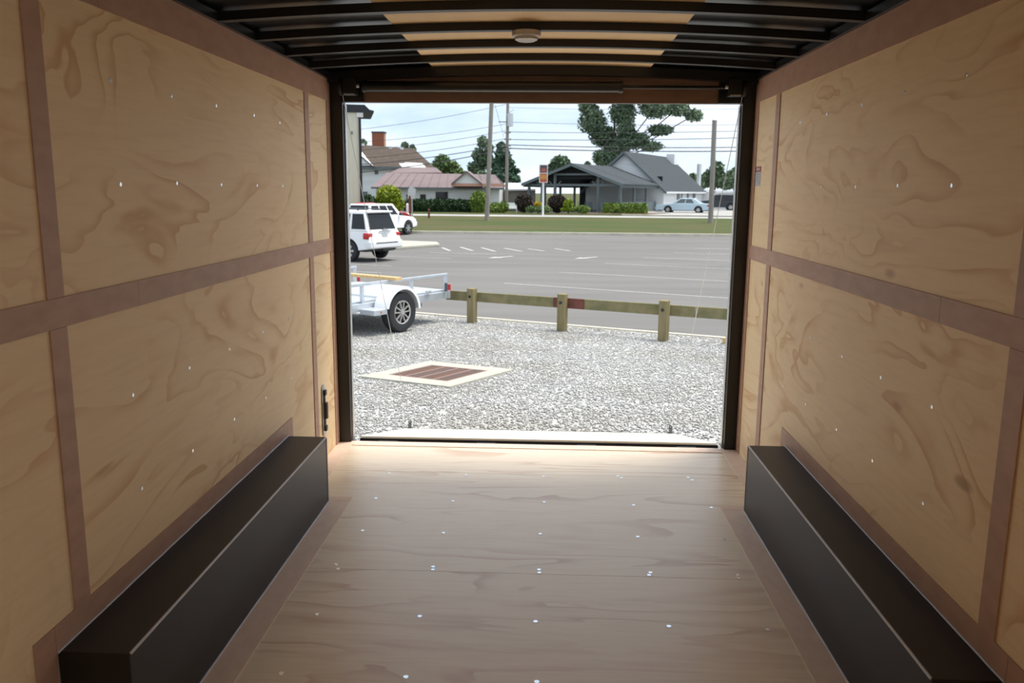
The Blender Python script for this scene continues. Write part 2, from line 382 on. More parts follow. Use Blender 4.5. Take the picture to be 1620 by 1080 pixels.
for s in (-1, 1):
    a, b = sorted((s*1.2, s*1.233)); MB().box(a, b, YB, 4.94, 2.163, 2.197).build('cove_rail', M['black'], ceil)
# ---- rear frame round the door opening
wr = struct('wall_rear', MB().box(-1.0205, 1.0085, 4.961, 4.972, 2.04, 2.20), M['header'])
arched(-1.232, 1.232, 4.90, 4.953, -.02, .0335).build('header_beam', M['black'], wr, smooth=True)
MB().box(-1.31, 1.31, 4.974, 5.03, 2.042, 2.26).build('header_tube', M['black'], wr)
for s in (-1, 1):
    a, b = sorted((s*1.145, s*1.232)); MB().box(a, b, 4.947, 5.03, -.016, 2.20).build('door_post', M['black'], wr, bevel=.004)
    a, b = sorted((s*(1.021 if s < 0 else 1.009), s*1.1445)); MB().box(a, b, 4.945, 4.972, 2.04, 2.19).build('bracket_plate', M['black'], wr)
    a, b = sorted((s*1.138, s*1.1448)); MB().box(a, b, 4.985, 5.028, .0, 2.03).build('door_seal', M['galv'], wr)

# ================================================================== things fixed inside the trailer
def wheel_box(s, label):
    t = thing('wheel_box', label, 'wheel box', (s*1.12, 2.95, 0), group='black wheel boxes along the side walls')
    xi = 1.024 if s < 0 else 1.038
    a, b = sorted((s*xi-s*1.12, s*1.2148-s*1.12))
    y0, y1 = 1.962-2.95, 3.938-2.95
    MB().box(a, b, y0, y1, .0045, .342).build('cover', M['boxblk'], t, bevel=.006, seg=3)
    e = a if s > 0 else b; g = b if s > 0 else a
    MB().tube([(e, y0+.01, .3405), (e, y1-.01, .3405)], .0042).build('worn_edge', M['caulk'], t)
    for nm, x, z in (('sealant_bead', e, .006), ('sealant_bead', g, .343)):
        pts = [(x-s*.002, y0+(y1-y0)*i/30, z+random.uniform(-.001, .001)) for i in range(31)]
        MB().tube(pts, .0035).build(nm, M['caulk'], t)
    MB().tube([(e, y1, .01), (e, y1, .335)], .003).build('worn_edge', M['caulk'], t)
wheel_box(-1, 'long black steel wheel box along the left plywood wall')
wheel_box(1, 'long black steel wheel box along the right plywood wall')

t = thing('dome_light', 'round white dome light on the ceiling bow', 'light', (-.05, 3.70, 2.205))
MB().lathe([(0, 0), (.060, 0), (.062, -.008), (.060, -.020), (.052, -.024), (0, -.024)], 32, axis='z').build('base', M['lampbase'], t, smooth=True)
MB().lathe([(.050, -.024), (.048, -.034), (.036, -.040), (0, -.041)], 32, axis='z').build('lens', M['lens'], t, smooth=True)

t = thing('tie_down_latch', 'galvanised latch plate with dark handle on left wall behind wheel box', 'latch', (-1.2155, 4.605, .295))
pr = [(.032*math.cos(a), (.118 if math.sin(a) > 0 else -.118)+.032*math.sin(a)) for a in [2*math.pi*i/24 for i in range(24)]]
MB().prism([(p, q) for p, q in pr], 0, .003, axis='x').build('plate', M['galv'], t)
for z in (-.105, .105): MB().box(.003, .018, -.016, .016, z-.016, z+.016).build('end_clip', M['black'], t, bevel=.004)
MB().box(.003, .010, -.011, .011, -.088, .088).build('recess_bar', M['trimgrey'], t)
MB().box(.0105, .024, -.002, .016, -.048, .048).build('handle', M['luan'], t, bevel=.002)
MB().box(.0105, .020, -.014, -.003, -.048, .048).build('handle_grip', M['black'], t, bevel=.002)

t = thing('warning_decal', 'small white notice with red heading stuck on rear right wall panel', 'sticker', (1.2198, 4.80, 1.635))
MB().box(-.0012, 0, -.055, .06, -.055, .022).build('paper', mat('decal_paper', (.52, .54, .56), .5), t)
MB().box(-.0014, 0, -.055, .06, .022, .052).build('red_heading', mat('decal_red', (.36, .05, .06), .5), t)
for k, wd in enumerate((.085, .08, .085, .07, .05)): MB().box(-.0018, -.0012, -.046, -.046+wd, .008-k*.012, .0115-k*.012).build('print_line', mat('decal_print', (.32, .33, .34), .6), t)
for k in range(4): MB().box(-.0018, -.0014, -.028+k*.019, -.015+k*.019, .030, .045).build('heading_letter', mat('decal_white', (.7, .6, .6), .6), t)

# ---- spring assist over the door with its two cables, and the ramp door
t = thing('ramp_spring', 'black spring tube and rod above the door with cables running down', 'spring', (0, 4.90, 2.115))
MB().cyl((-1.0, 0, .006), (.45, 0, .006), .030, 20).build('spring_tube', M['black'], t, smooth=True)
MB().cyl((.45, 0, .006), (1.08, 0, .006), .010, 12).build('rod', M['black'], t, smooth=True)
for x in (.45, -1.0):
    MB().cyl((x-.012, 0, .006), (x+.012, 0, .006), .0335, 20).build('end_collar', M['bow'], t, smooth=True)
for s in (-1, 1):
    MB().box(*sorted((s*1.045, s*1.125)), -.03, .043, -.045, .055).build('bracket', M['black'], t, bevel=.006)
    MB().cyl((s*1.126, .0, .0), (s*1.143, .0, .0), .045, 24).build('cable_drum', M['bow'], t, smooth=True)
    MB().box(*sorted((s*1.055, s*1.115)), -.034, -.031, -.044, -.036).build('bracket_lip', M['galv'], t)
    MB().cyl((s*1.03, -.012, .008), (s*1.046, -.012, .008), .011, 8).build('bolt', M['galv'], t)
    tip = Vector((-1.10 if s < 0 else 1.125, 6.86, -.395))-Vector((0, 4.90, 2.115))
    p0 = Vector((s*1.134, .02, -.04))
    pts = [p0.lerp(tip, i/16)+Vector((0, 0, -.02*math.sin(math.pi*i/16))) for i in range(17)]
    MB().tube(pts, .0022, 5).build('cable', M['steelwire'], t)
t = thing('ramp_door', 'pale plywood ramp door lowered onto the gravel', 'ramp', (0, 5.17, -.026))
A, B = Vector((0, 0, 0)), Vector((0, 1.78, -.462)); dv = (B-A).normalized(); nv = Vector((0, -dv.z, dv.y))
def rampslab(x0, x1, s0, s1, h0, h1):
    f = lambda x, s_, h: Vector((x, 0, 0))+dv*s_+nv*h
    return MB().hexa([f(x0, s0, h0), f(x1, s0, h0), f(x1, s1, h0), f(x0, s1, h0)], [f(x0, s0, h1), f(x1, s0, h1), f(x1, s1, h1), f(x0, s1, h1)])
rampslab(-1.135, 1.150, .012, 1.815, -.012, 0).build('deck_board', M['rampply'], t)
rampslab(-1.14, 1.155, 0, 1.83, -.05, -.0125).build('frame', M['black'], t)
rampslab(-1.135, 1.15, 1.8155, 1.83, -.012, .003).build('end_bar', M['trimgrey'], t)
for x in (-.95, -.32, .32, .95): MB().cyl((x-.06, -.035, -.03), (x+.06, -.035, -.03), .014, 10).build('hinge', M['black'], t)
MB().box(-1.14, 1.155, -.20, -.005, -.062, -.052).build('hinge_flap', M['bow'], t)
for x in (-1.105, 1.12):
    q = dv*1.79+Vector((x, 0, 0))
    h = MB().box(q.x-.012, q.x+.012, q.y-.02, q.y+.02, q.z, q.z+.045).box(q.x-.022, q.x+.022, q.y-.026, q.y+.026, q.z-.002, q.z+.008)
    h.build('cable_anchor', M['trimgrey'], t)
    MB().lathe([(.011, -.004), (.015, 0), (.011, .004), (.007, 0), (.011, -.004)], 12, (q.x, q.y, q.z+.058)).build('cable_eye', M['black'], t)

# ================================================================== STRUCTURE: the ground outside
def ground(name, fa, fb, x0, x1, nx, ny, m, dz=0, parent=None):
    vs, fs = [], []
    for j in range(ny+1):
        for i in range(nx+1):
            x = x0+(x1-x0)*i/nx; a, b = fa(x), fb(x); y = a+(b-a)*j/ny
            vs.append((x, y, zg(y)+dz))
    for j in range(ny):
        for i in range(nx):
            k = j*(nx+1)+i; fs.append((k, k+1, k+nx+2, k+nx+1))
    return struct(name, MB().add(vs, fs), m, parent, smooth=True)
CURB = 51.3
gy = ground('gravel_yard', lambda x: -40, lambda x: edge_y(x)-.06, -26, 26, 52, 120, M['gravel'], -.012)
lot = ground('parking_lot', lambda x: edge_y(x)+.06, lambda x: CURB, -26, 26, 26, 80, M['asphalt'], -.02)
# edging along the gravel
vs = []; fs = []
for i in range(53):
    x = -26+i
    for dy, dz in ((-.06, -.05), (-.06, .012), (.06, .012), (.06, -.05)):
        y = edge_y(x)+dy; vs.append((x, y, zg(y)+dz))
for i in range(52):
    for j in range(3): fs.append((4*i+j, 4*i+j+1, 4*i+4+j+1, 4*i+4+j))
struct('trim_1', MB().add(vs, fs), M['edging'])
kb = MB()
for i in range(18): kb.box(-26+i*3+.01, -26+i*3+2.99, CURB, CURB+.28, zg(CURB)-.2, zg(CURB)+.13)
struct('trim_2', kb, M['kerb'])
ground('lawn', lambda x: CURB+.2, lambda x: 69.6, -60, 60, 30, 40, M['lawn'], .05)
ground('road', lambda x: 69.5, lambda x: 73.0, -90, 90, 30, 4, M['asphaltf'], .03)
ground('verge', lambda x: 72.9, lambda x: 78.5 if x < 6 else 74.2, -120, 120, 120, 6, M['lawn'], .045)
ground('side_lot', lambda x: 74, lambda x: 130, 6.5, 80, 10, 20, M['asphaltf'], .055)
ground('far_field', lambda x: 73, lambda x: 700, -500, 500, 20, 30, M['lawn'], .0)
# painted lines on the lot
def strokes(name, pts, wd, n=8):
    vs, fs = [], []; tot = []
    for a, b in zip(pts[:-1], pts[1:]):
        for i in range(n): tot.append(Vector(a).lerp(Vector(b), i/n))
    tot.append(Vector(pts[-1]))
    for k, p in enumerate(tot):
        d = (tot[min(k+1, len(tot)-1)]-tot[max(k-1, 0)]).normalized(); nn = Vector((-d.y, d.x))*wd/2
        for q in (p-nn, p+nn):
            for h in (-.016, -.013): vs.append((q.x, q.y, zg(q.y)+h))
    for k in range(len(tot)-1):
        a, b = 4*k, 4*k+4
        fs += [(a+1, a+3, b+3, b+1), (a, a+1, b+1, b), (a+3, a+2, b+2, b+3)]
    return MB().add(vs, fs).build(name, M['line'], lot)
for p in ([(-1.18, 24.1), (4.58, 20.75), (4.75, 21.0)], [(.46, 28.3), (6.2, 25.3)], [(2.29, 32.7), (8, 30.1)], [(4.07, 35.8), (10, 33.9)], [(5.85, 39.0), (12, 37.1)],
          [(7.4, 42.3), (14, 40.4)], [(-7.6, 30.9), (-5.6, 30.2)], [(-6.8, 35.0), (-3.9, 34.2)], [(-5.2, 37.3), (-2.2, 36.7)], [(-5.4, 27.2), (-9, 28.6)]):
    strokes('parking_line', p, .09)
for p in ([(-5.07, 40.7), (-4.45, 38.6)], [(-4.26, 41.3), (-3.41, 38.8)], [(-3.18, 41.0), (-2.34, 38.5)], [(-2.05, 40.8), (-1.12, 38.7)], [(-.9, 40.6), (-.1, 39.2)], [(.4, 40.9), (1.1, 39.4)]):
    strokes('crossing_stripe', p, .14)
def arrow(x, y, a):
    c, s_ = math.cos(a), math.sin(a)
    pts = [(-.75, -.09), (.1, -.09), (.1, -.28), (.8, 0), (.1, .28), (.1, .09), (-.75, .09)]
    mb = MB(); n = len(pts); q = [(x+c*u-s_*v, y+s_*u+c*v) for u, v in pts]
    mb.add([(u, v, zg(v)-.013) for u, v in q]+[(u, v, zg(v)-.016) for u, v in q], [tuple(range(n))]+[(i, n+i, n+(i+1) % n, (i+1) % n) for i in range(n)])
    mb.build('painted_arrow', M['line'], lot)
arrow(1.7, 35.4, R(229)); arrow(-1.9, 35.2, R(231))
isl = MB().prism([(-10.5, 38.2), (-7.0, 39.0), (-5.3, 41.5), (-5.6, 43.0), (-7.4, 43.7), (-10.5, 43.7)], -1.25, -1.07, axis='z')
struct('traffic_island', isl, M['conc'], bevel=.05)

# ---- loose gravel: stones laid over the yard in view
rng = np.random.default_rng(3)
def stones(n):
    x = rng.uniform(-5.2, 4.6, n*2); y = 5.05+11.5*rng.random(n*2)**1.35
    keep = (y < 15.55-.513*x-.08)
    # leave out the ramp, the drain slab and its grate
    u = (x+1.26)*.891-(y-10.01)*.454; v = (x+1.26)*.454+(y-10.01)*.891
    keep &= ~((abs(u) < .65) & (abs(v) < .73)) & ~((abs(x-.01) < 1.16) & (y < 6.6))
    x, y = x[keep][:n], y[keep][:n]; n = len(x)
    z = np.interp(y, KY, KZ)
    r = rng.uniform(.008, .019, n)
    base = np.array([(1, 0, 0), (-1, 0, 0), (0, 1, 0), (0, -1, 0), (0, 0, 1), (0, 0, -1)], float)
    V = base[None]*rng.uniform(.55, 1.25, (n, 6, 1))+rng.normal(0, .22, (n, 6, 3))
    V *= r[:, None, None]; V[:, :, 2] *= .7
    a = rng.uniform(0, 6.28, n); c, s_ = np.cos(a)[:, None], np.sin(a)[:, None]
    X = V[:, :, 0]*c-V[:, :, 1]*s_; Y = V[:, :, 0]*s_+V[:, :, 1]*c
    V[:, :, 0], V[:, :, 1] = X+x[:, None], Y+y[:, None]; V[:, :, 2] += (z+r*.3-.010)[:, None]
    tri = np.array([(0, 2, 4), (2, 1, 4), (1, 3, 4), (3, 0, 4), (2, 0, 5), (1, 2, 5), (3, 1, 5), (0, 3, 5)])
    F = (tri[None]+(np.arange(n)*6)[:, None, None]).reshape(-1)
    me = bpy.data.meshes.new('gravel_stones'); me.vertices.add(n*6); me.vertices.foreach_set('co', V.reshape(-1).astype(np.float32))
    m = n*8; me.loops.add(m*3); me.loops.foreach_set('vertex_index', F.astype(np.int32))
    me.polygons.add(m); me.polygons.foreach_set('loop_start', (np.arange(m)*3).astype(np.int32)); me.polygons.foreach_set('loop_total', np.full(m, 3, np.int32))
    me.update(calc_edges=True); return me
tag(link_mesh('gravel_stones', stones(110000), M['gravel']), 'pale crushed limestone spread over the yard behind the ramp', 'gravel', kind='stuff')

# ================================================================== things in the yard
# ---- storm drain: square slab turned in plan, with a rusty two-bay grate
DZ = zg(10.02)
t = thing('storm_drain', 'square pale concrete drain slab with rusty iron grate in the gravel', 'drain', (-1.26, 10.01, DZ+.004))
t.rotation_euler = (Matrix.Rotation(-.0533, 3, 'X') @ Matrix.Rotation(R(-27), 3, 'Z')).to_euler()
gw, gl, sw, sl = .43, .46, .65, .73
fr = MB()
for a, b, c, d in ((-sw, sw, -sl, -gl), (-sw, sw, gl, sl), (-sw, -gw, -gl, gl), (gw, sw, -gl, gl)): fr.box(a, b, c, d, -.12, .012)
fr.build('concrete_frame', M['conc'], t)
MB().box(-gw, gw, -gl, gl, -.12, -.08).build('pit', M['darkpit'], t)
gf = MB()
for a, b, c, d in ((-gw+.004, gw-.004, -gl+.004, -gl+.03), (-gw+.004, gw-.004, gl-.03, gl-.004), (-gw+.004, -gw+.03, -gl+.03, gl-.03), (gw-.03, gw-.004, -gl+.03, gl-.03)): gf.box(a, b, c, d, -.03, .010)
gf.build('grate_rim', M['rust'], t)
for x in (-.205, 0, .205): MB().box(x-.018, x+.018, -gl+.03, gl-.03, -.03, .009).build('grate_rib', M['rust'], t)
bar = MB().box(-gw+.03, gw-.03, -.010, .010, -.028, .008).mesh('grate_bar'); bar.materials.append(M['rust'])
for k in range(16):
    o = link_mesh('grate_bar', bar, None, t); o.location = (0, -gl+.06+k*(2*gl-.12)/15, 0)

# ---- timber guard rail along the lot
t = thing('guard_rail', 'low timber guard rail on square posts between gravel and parking lot', 'fence', (.33, 14.57, 0))
PO = [(-1.35, 15.55), (.33, 14.60), (1.97, 13.60), (3.65, 12.62)]
fd = Vector((1.68, -.965, 0)).normalized(); fn = Vector((-fd.y, fd.x, 0))
if fn.y < 0: fn = -fn
off = Vector((.33, 14.57, 0))
for i, (x, y) in enumerate(PO):
    c = Vector((x, y, 0))-off; z0 = zg(y); h = .145/2
    zt = (-.262, -.228, -.192, -.15)[i]
    b = [c-fd*h-fn*h, c+fd*h-fn*h, c+fd*h+fn*h, c-fd*h+fn*h]
    p = MB().hexa([v+Vector((0, 0, z0-.2)) for v in b], [v+Vector((0, 0, zt)) for v in b]).build('post', M['timberend'], t, bevel=.012)
    q = c-fn*(h+.001)+Vector((0, 0, zt-.185+.035))
    MB().cyl(q, q-fn*.012, .026, 12).build('bolt', M['rimdark'], p)
def rz(x):                                 # height of the rail's middle along the fence
    return float(np.interp(x, [-2.0, -1.46, 1.89, 2.93, 3.8], [-.445, -.433, -.366, -.347, -.33]))
def frail(x0, x1, m, nm='rail'):
    f = lambda x: (x-.33)/1.68
    p = Vector((x-0 if False else x0, 14.57-.5744*(x0-.33), 0))-off; q = Vector((x1, 14.57-.5744*(x1-.33), 0))-off
    d = fn*(.0725+.025+.002); p = p+d+Vector((0, 0, rz(x0))); q = q+d+Vector((0, 0, rz(x1)))
    return MB().bar(p, q, .045, .18).build(nm, m, t, bevel=.006)
frail(-1.93, -1.36, M['timber']); frail(-1.355, .13, M['timber']); frail(.135, .325, M['redwood'], 'splice_block'); frail(.33, .66, M['redwood'], 'splice_block')
frail(.665, 1.96, M['timber']); frail(1.965, 2.40, M['timber']); frail(2.42, 3.75, M['timber'])
o = tag(MB().box(-.08, .08, -.05, .05, 0, .10).build('timber_block', M['plank'], None, bevel=.008), 'short pale timber block on the gravel by the edging', 'block')
o.location = (2.98, 13.38, zg(13.38)-.005); o.rotation_euler = (0, 0, R(-28))

# ---- open aluminium utility trailer
TH = R(57.5)
def zgl(y): return zg(y)
T0 = Vector((-2.50, 14.2, zg(14.2)))
t = thing('utility_trailer', 'open aluminium utility trailer with white fender parked on the gravel', 'trailer', T0, TH)
# local x runs to the tail (right, away), y runs across to the far side
hr = .85
WID = 2.40
for y0, yn in ((.25, 0), (.25+WID, 1)):
    MB().bar((-3.0, y0, hr), (1.62, y0, hr), .05, .05).build('top_rail', M['alu'], t, bevel=.006)
    for x in (-2.9, -1.75, -.62, .62, 1.58):
        MB().box(x-.025, x+.025, y0-.025, y0+.025, .52, hr-.026).build('rail_post', M['alu'], t)
    MB().box(-3.0, 1.62, y0-.035, y0+.035, .40, .535).build('side_beam', M['alu'], t, bevel=.008)
for k in range(16):
    MB().box(-3.0, 1.60, .292+k*.1447, .292+k*.1447+.140, .535, .556).build('deck_plank', M['alud'], t)
MB().box(1.60, 1.66, .2, .3+WID, .40, .55).build('tail_beam', M['alu'], t)
for x in (-2.4, -.9, .9): MB().box(x-.03, x+.03, .286, .214+WID, .42, .53).build('cross_member', M['alu'], t)
for y0 in (.25, .25+WID):
    MB().box(1.661, 1.70, y0-.03, y0+.03, .50, .66).build('tail_light', M['red'], t, bevel=.006)
MB().box(1.50, 1.54, .17, .21, .54, .70).build('ramp_pin', M['trimgrey'], t)
MB().box(.95, 1.08, .17, .213, .545, .61).build('tie_loop', M['alu'], t, bevel=.01)
MB().box(-.05, .05, -.05, .35+WID, .30, .37).build('axle', M['black'], t)
MB().box(.35, .72, .1, .22, .34, .41).build('spring_hanger', M['trimgrey'], t)
def trailer_wheel(y, s, par):
    r = .345
    wv = MB().lathe([(.205, .095*s), (.26, .11*s), (.325, .105*s), (.345, .075*s), (.347, 0), (.345, -.075*s), (.325, -.105*s), (.2, -.1*s)], 40, (0, y, r)).build('tyre', M['tyre'], par, smooth=True)
    MB().lathe([(0, .045*s), (.19, .045*s), (.203, .095*s), (.206, .095*s)], 32, (0, y, r)).build('wheel_dish', M['rimdark'], par, smooth=True)
    rm = MB().lathe([(.188, .088*s), (.203, .098*s), (.208, .09*s)], 40, (0, y, r)).build('rim', M['rim'], par, smooth=True)
    MB().lathe([(0, .10*s), (.045, .10*s), (.055, .05*s)], 16, (0, y, r)).build('hub', M['rim'], rm, smooth=True)
    for k in range(5):
        for dl in (-.22, .22):
            a = R(90)+k*2*math.pi/5; a1 = a+dl*1.25
            p = Vector((.05*math.cos(a+dl*1.6), y+.078*s, r+.05*math.sin(a+dl*1.6))); q = Vector((.196*math.cos(a1), y+.078*s, r+.196*math.sin(a1)))
            MB().bar(p, q, .022, .03, upv=(0, s, 0)).build('spoke', M['rim'], rm)
        a = R(90)+k*2*math.pi/5
        MB().lathe([(.174, .08*s), (.174, .092*s), (.194, .092*s), (.194, .08*s)], 6, (0, y, r), a0=a-.28, a1=a+.28).build('spoke_arc', M['rim'], rm)
trailer_wheel(.0, -1, t)
# fender: half shell over the wheel with a skirt
fe = MB().lathe([(.425, -.125), (.43, -.13), (.43, .17), (.425, .17), (.425, -.125)], 24, (0, 0, .36), a0=R(2), a1=R(168))
fe.build('fender', M['white'], t, smooth=True)
MB().lathe([(.38, -.131), (.43, -.131), (.43, -.124), (.38, -.124), (.38, -.131)], 24, (0, 0, .36), a0=R(2), a1=R(168)).build('fender_lip', M['white'], t, smooth=True)
MB().lathe([(.05, .165), (.426, .165), (.426, .17), (.05, .17)], 24, (0, 0, .36), a0=R(2), a1=R(178)).build('fender_back', M['white'], t, smooth=True)
MB().box(-.72, -.40, -.12, .21, .36, .45).build('step', M['alu'], t, bevel=.008)
MB().box(-.57, -.54, -.125, -.1205, .39, .42).build('side_marker', M['amber'], t)
MB().cyl((-2.6, .5, .5), (-2.6, .5, 1.15), .03, 12).build('jack', M['galv'], t, smooth=True)
MB().cyl((-2.6, .5, 1.13), (-2.35, .5, 1.13), .012, 8).build('jack_handle', M['galv'], t)
o = tag(MB().box(-1.5, 1.5, -.07, .07, 0, .052).build('timber_plank', M['plank'], None, bevel=.004), 'fresh yellow timber plank laid across the utility trailer rails', 'plank')
cz, sz = math.cos(TH), math.sin(TH)
lx, ly = .08, 1.55
o.location = (T0.x+lx*cz-ly*sz, T0.y+lx*sz+ly*cz, T0.z+hr+.0255); o.rotation_euler = (0, 0, TH+R(90))

# ================================================================== cars
def lerp4(c, u, v): return c[0].lerp(c[1], u).lerp(c[3].lerp(c[2], u), v)
def car(name, label, loc, heading, s, paint, glass='glass', group=None):
    t = thing(name, label, s['cat'], (loc[0], loc[1], zg(loc[1])), heading, group)
    L, W, H, bl, wrr = s['L']/2, s['W']/2, s['H'], s['belt'], s['wr']
    ax = s['axles']; zb = s['zb']; ar = wrr+.07
    top = s['top']                         # upper outline of the lower body, tail to nose
    pts = [(-L+.10, zb+.06), (-L, zb+.22)]+top+[(L, zb+.25), (L-.12, zb+.04)]
    for xa in sorted(ax, reverse=True):
        pts.append((xa+ar*.98, zb))
        for i in range(0, 13):
            a = math.pi*i/12; x, z = xa+ar*math.cos(a), wrr+ar*math.sin(a)
            if z > zb: pts.append((x, z))
        pts.append((xa-ar*.98, zb))
    body = MB().prism(pts, -W, W); 
    body.v = [(x, y*(1-.06*max(0, (z-bl*.72))/.4)*(1-.05*max(0, (abs(x)-L*.72)/(L*.28))), z) for x, y, z in body.v]
    bo = body.build('body', paint, t, bevel=.045, seg=3)
    MB().box(-L+.25, L-.25, -W+.12, W-.12, zb-.04, zb+.25).build('underbody', M['black'], t)
    for xa in ax: MB().box(xa-ar, xa+ar, -W+.28, W-.28, zb-.02, wrr+ar-.02).build('wheel_well', M['black'], t)
    gx0, gx1, tx0, tx1 = s['gh']; gwid, twid = W*.93, W*.76
    b = [Vector((gx0, -gwid, bl-.03)), Vector((gx1, -gwid, bl-.03)), Vector((gx1, gwid, bl-.03)), Vector((gx0, gwid, bl-.03))]
    T = [Vector((tx0, -twid, H)), Vector((tx1, -twid, H)), Vector((tx1, twid, H)), Vector((tx0, twid, H))]
    cab = MB().hexa(b, T).build('cabin', paint, t, bevel=.07, seg=3)
    def pane(c, u0, u1, v0, v1, nm='window', g=glass):
        q = [lerp4(c, u, v) for u, v in ((u0, v0), (u1, v0), (u1, v1), (u0, v1))]
        n = (c[1]-c[0]).cross(c[3]-c[0]).normalized()
        return MB().hexa([p-n*.02 for p in q], [p+n*.008 for p in q]).build(nm, M[g], cab, bevel=.003)
    for sgn in (-1, 1):
        i = (0, 1) if sgn < 0 else (3, 2)
        c = [b[i[0]], b[i[1]], T[i[1]], T[i[0]]]
        if sgn > 0: c = [c[1], c[0], c[3], c[2]]
        for u0, u1 in s['win']:
            if sgn > 0: u0, u1 = 1-u1, 1-u0
            pane(c, u0, u1, .14, .86)
    pane([b[3], b[0], T[0], T[3]], .08, .92, .12, .88, 'rear_window')
    pane([b[1], b[2], T[2], T[1]], .06, .94, .08, .92, 'windscreen', 'glasslt' if glass == 'glass' else glass)
    for sgn in (-1, 1):
        z0, z1 = s['tail']
        y0, y1 = sorted((sgn*(W-.30), sgn*(W-.02))); MB().box(-L+s.get('tlx', .02), -L+.34, y0, y1, z0, z1).build('tail_light', M['red'], t, bevel=.04, seg=3)
        z0, z1 = s['head']
        y0, y1 = sorted((sgn*(W-.42), sgn*(W-.06))); MB().box(L-.26, L-.03, y0, y1, z0, z1).build('headlight', M['chrome'], t, bevel=.03)
        y0, y1 = sorted((sgn*(W-.02), sgn*(W+.17))); MB().box(gx1-.45, gx1-.30, y0, y1, bl+.0, bl+.17).build('mirror', s.get('mir', paint), t, bevel=.03)
        for xa in ax:
            wy = sgn*(W-.13)
            ty = MB().lathe([(wrr*.60, .11), (wrr*.8, .12), (wrr*.95, .11), (wrr, .08), (wrr, -.08), (wrr*.95, -.11), (wrr*.6, -.10)], 28, (xa, wy, wrr)).build('tyre', M['tyre'], t, smooth=True)
            MB().lathe([(0, sgn*.06), (wrr*.56, sgn*.06), (wrr*.62, sgn*.112)], 24, (xa, wy, wrr)).build('wheel_dish', M['trimgrey'], ty, smooth=True)
            for k in range(6):
                a = k*math.pi/3; p = Vector((xa+.04*math.cos(a), wy+sgn*.085, wrr+.04*math.sin(a))); q = Vector((xa+wrr*.58*math.cos(a), wy+sgn*.09, wrr+wrr*.58*math.sin(a)))
                MB().bar(p, q, .075, .03, upv=(0, 1, 0)).build('spoke', M['rim'], ty)
    zb2 = s['bump']
    MB().box(-L-.06, -L+.30, -W+.03, W-.03, zb2[0], zb2[1]).build('rear_bumper', paint, t, bevel=.06, seg=3)
    MB().box(-L-.068, -L-.055, -W+.35, W-.35, zb2[1]-.10, zb2[1]-.06).build('bumper_strip', M['trimgrey'], t)
    MB().box(L-.3, L+.05, -W+.04, W-.04, zb+.05, zb+.34).build('front_bumper', paint, t, bevel=.06, seg=3)
    pz = s['platez']
    MB().box(-L-.012+s.get('plx', 0), -L+.05, -.16, .16, pz, pz+.16).build('number_plate', M['plate'], t)
    MB().box(-L-.02+s.get('plx', 0), -L+.05, -.36, .36, pz+.21, pz+.25).build('handle_bar', M['chrome'], t)
    if s.get('rack'):
        for sgn in (-1, 1):
            MB().tube([(tx0+.35, sgn*(twid-.10), H-.01), (tx0+.5, sgn*(twid-.10), H+.06), (tx1-.5, sgn*(twid-.10), H+.06), (tx1-.35, sgn*(twid-.10), H-.01)], .022).build('roof_rail', M['trimgrey'], t)
    if s.get('spoiler'):
        MB().box(tx0-.17, tx0+.2, -twid+.03, twid-.03, H-.075, H-.005).build('spoiler', paint, t, bevel=.03)
        MB().bar((gx0+.01, .06, bl+.06), (gx0+.0, -.34, bl+.10), .03, .03).build('wiper', M['trimgrey'], t)
    if s.get('mouldings'):
        for sgn in (-1, 1): MB().box(ax[0]+ar+.05, ax[1]-ar-.05, *sorted((sgn*(W-.01), sgn*(W+.012))), zb+.12, zb+.2).build('side_moulding', paint, t)
    return t
SUV = dict(cat='car', L=5.2, W=2.0, H=1.93, belt=1.16, wr=.40, axles=(-1.55, 1.55), zb=.42, top=[(-2.56, .86), (-2.5, 1.16), (.95, 1.16), (1.15, 1.16), (2.25, 1.05), (2.52, .88)],
           gh=(-2.49, 1.15, -2.2, .35), win=((.03, .23), (.27, .55), (.58, .86)), tail=(.86, 1.10), head=(.75, .92), bump=(.50, .80), platez=.92, plx=.10, tlx=.06, rack=True, spoiler=True)
t = car('sport_utility_car', 'white sport utility car nearest the trailer, rear facing the guard rail', (-8.52, 33.77), math.atan2(.48, -.877), SUV, M['white'])
MB().lathe([(.07, -.006), (.082, 0), (.07, .006)], 20, (-2.535, 0, 1.20-.02), axis='x').build('emblem', M['chrome'], t)
MB().box(-2.70, -2.60, -.3, .3, .40, .48).build('hitch_recess', M['black'], t)
PK = dict(SUV); PK.update(L=4.9, H=1.84, W=1.9, axles=(-1.5, 1.55), gh=(-2.0, 1.05, -1.8, .35), win=((.05, .32), (.36, .62), (.66, .88)), top=[(-2.4, .86), (-2.35, 1.14), (.95, 1.16), (1.05, 1.14), (2.15, 1.04), (2.38, .88)], rack=False, spoiler=False, mir=M['trimgrey'])
car('pickup_truck', 'white crew cab vehicle parked beside the lawn, beyond the white sport utility car', (-9.83, 49.3), math.atan2(.89, .45), PK, M['white'])
SD = dict(cat='car', L=5.35, W=1.96, H=1.45, belt=.93, wr=.33, axles=(-1.5, 1.45), zb=.26, top=[(-2.64, .62), (-2.6, .90), (-1.75, .95), (1.05, .93), (1.15, .92), (2.4, .80), (2.62, .65)],
          gh=(-1.85, 1.15, -1.05, .25), win=((.24, .55), (.58, .90)), tail=(.66, .84), head=(.58, .72), bump=(.34, .60), platez=.66, plx=.0)
car('red_car', 'red car mostly hidden behind the two white vehicles', (-12.6, 60.0), math.atan2(.25, .97), SD, M['redcar'])
car('sedan', 'pale blue four-door sedan parked by the grey-roofed restaurant', (13.5, 84.5), math.atan2(.30, -.95), SD, M['bluecar'], 'glasslt')
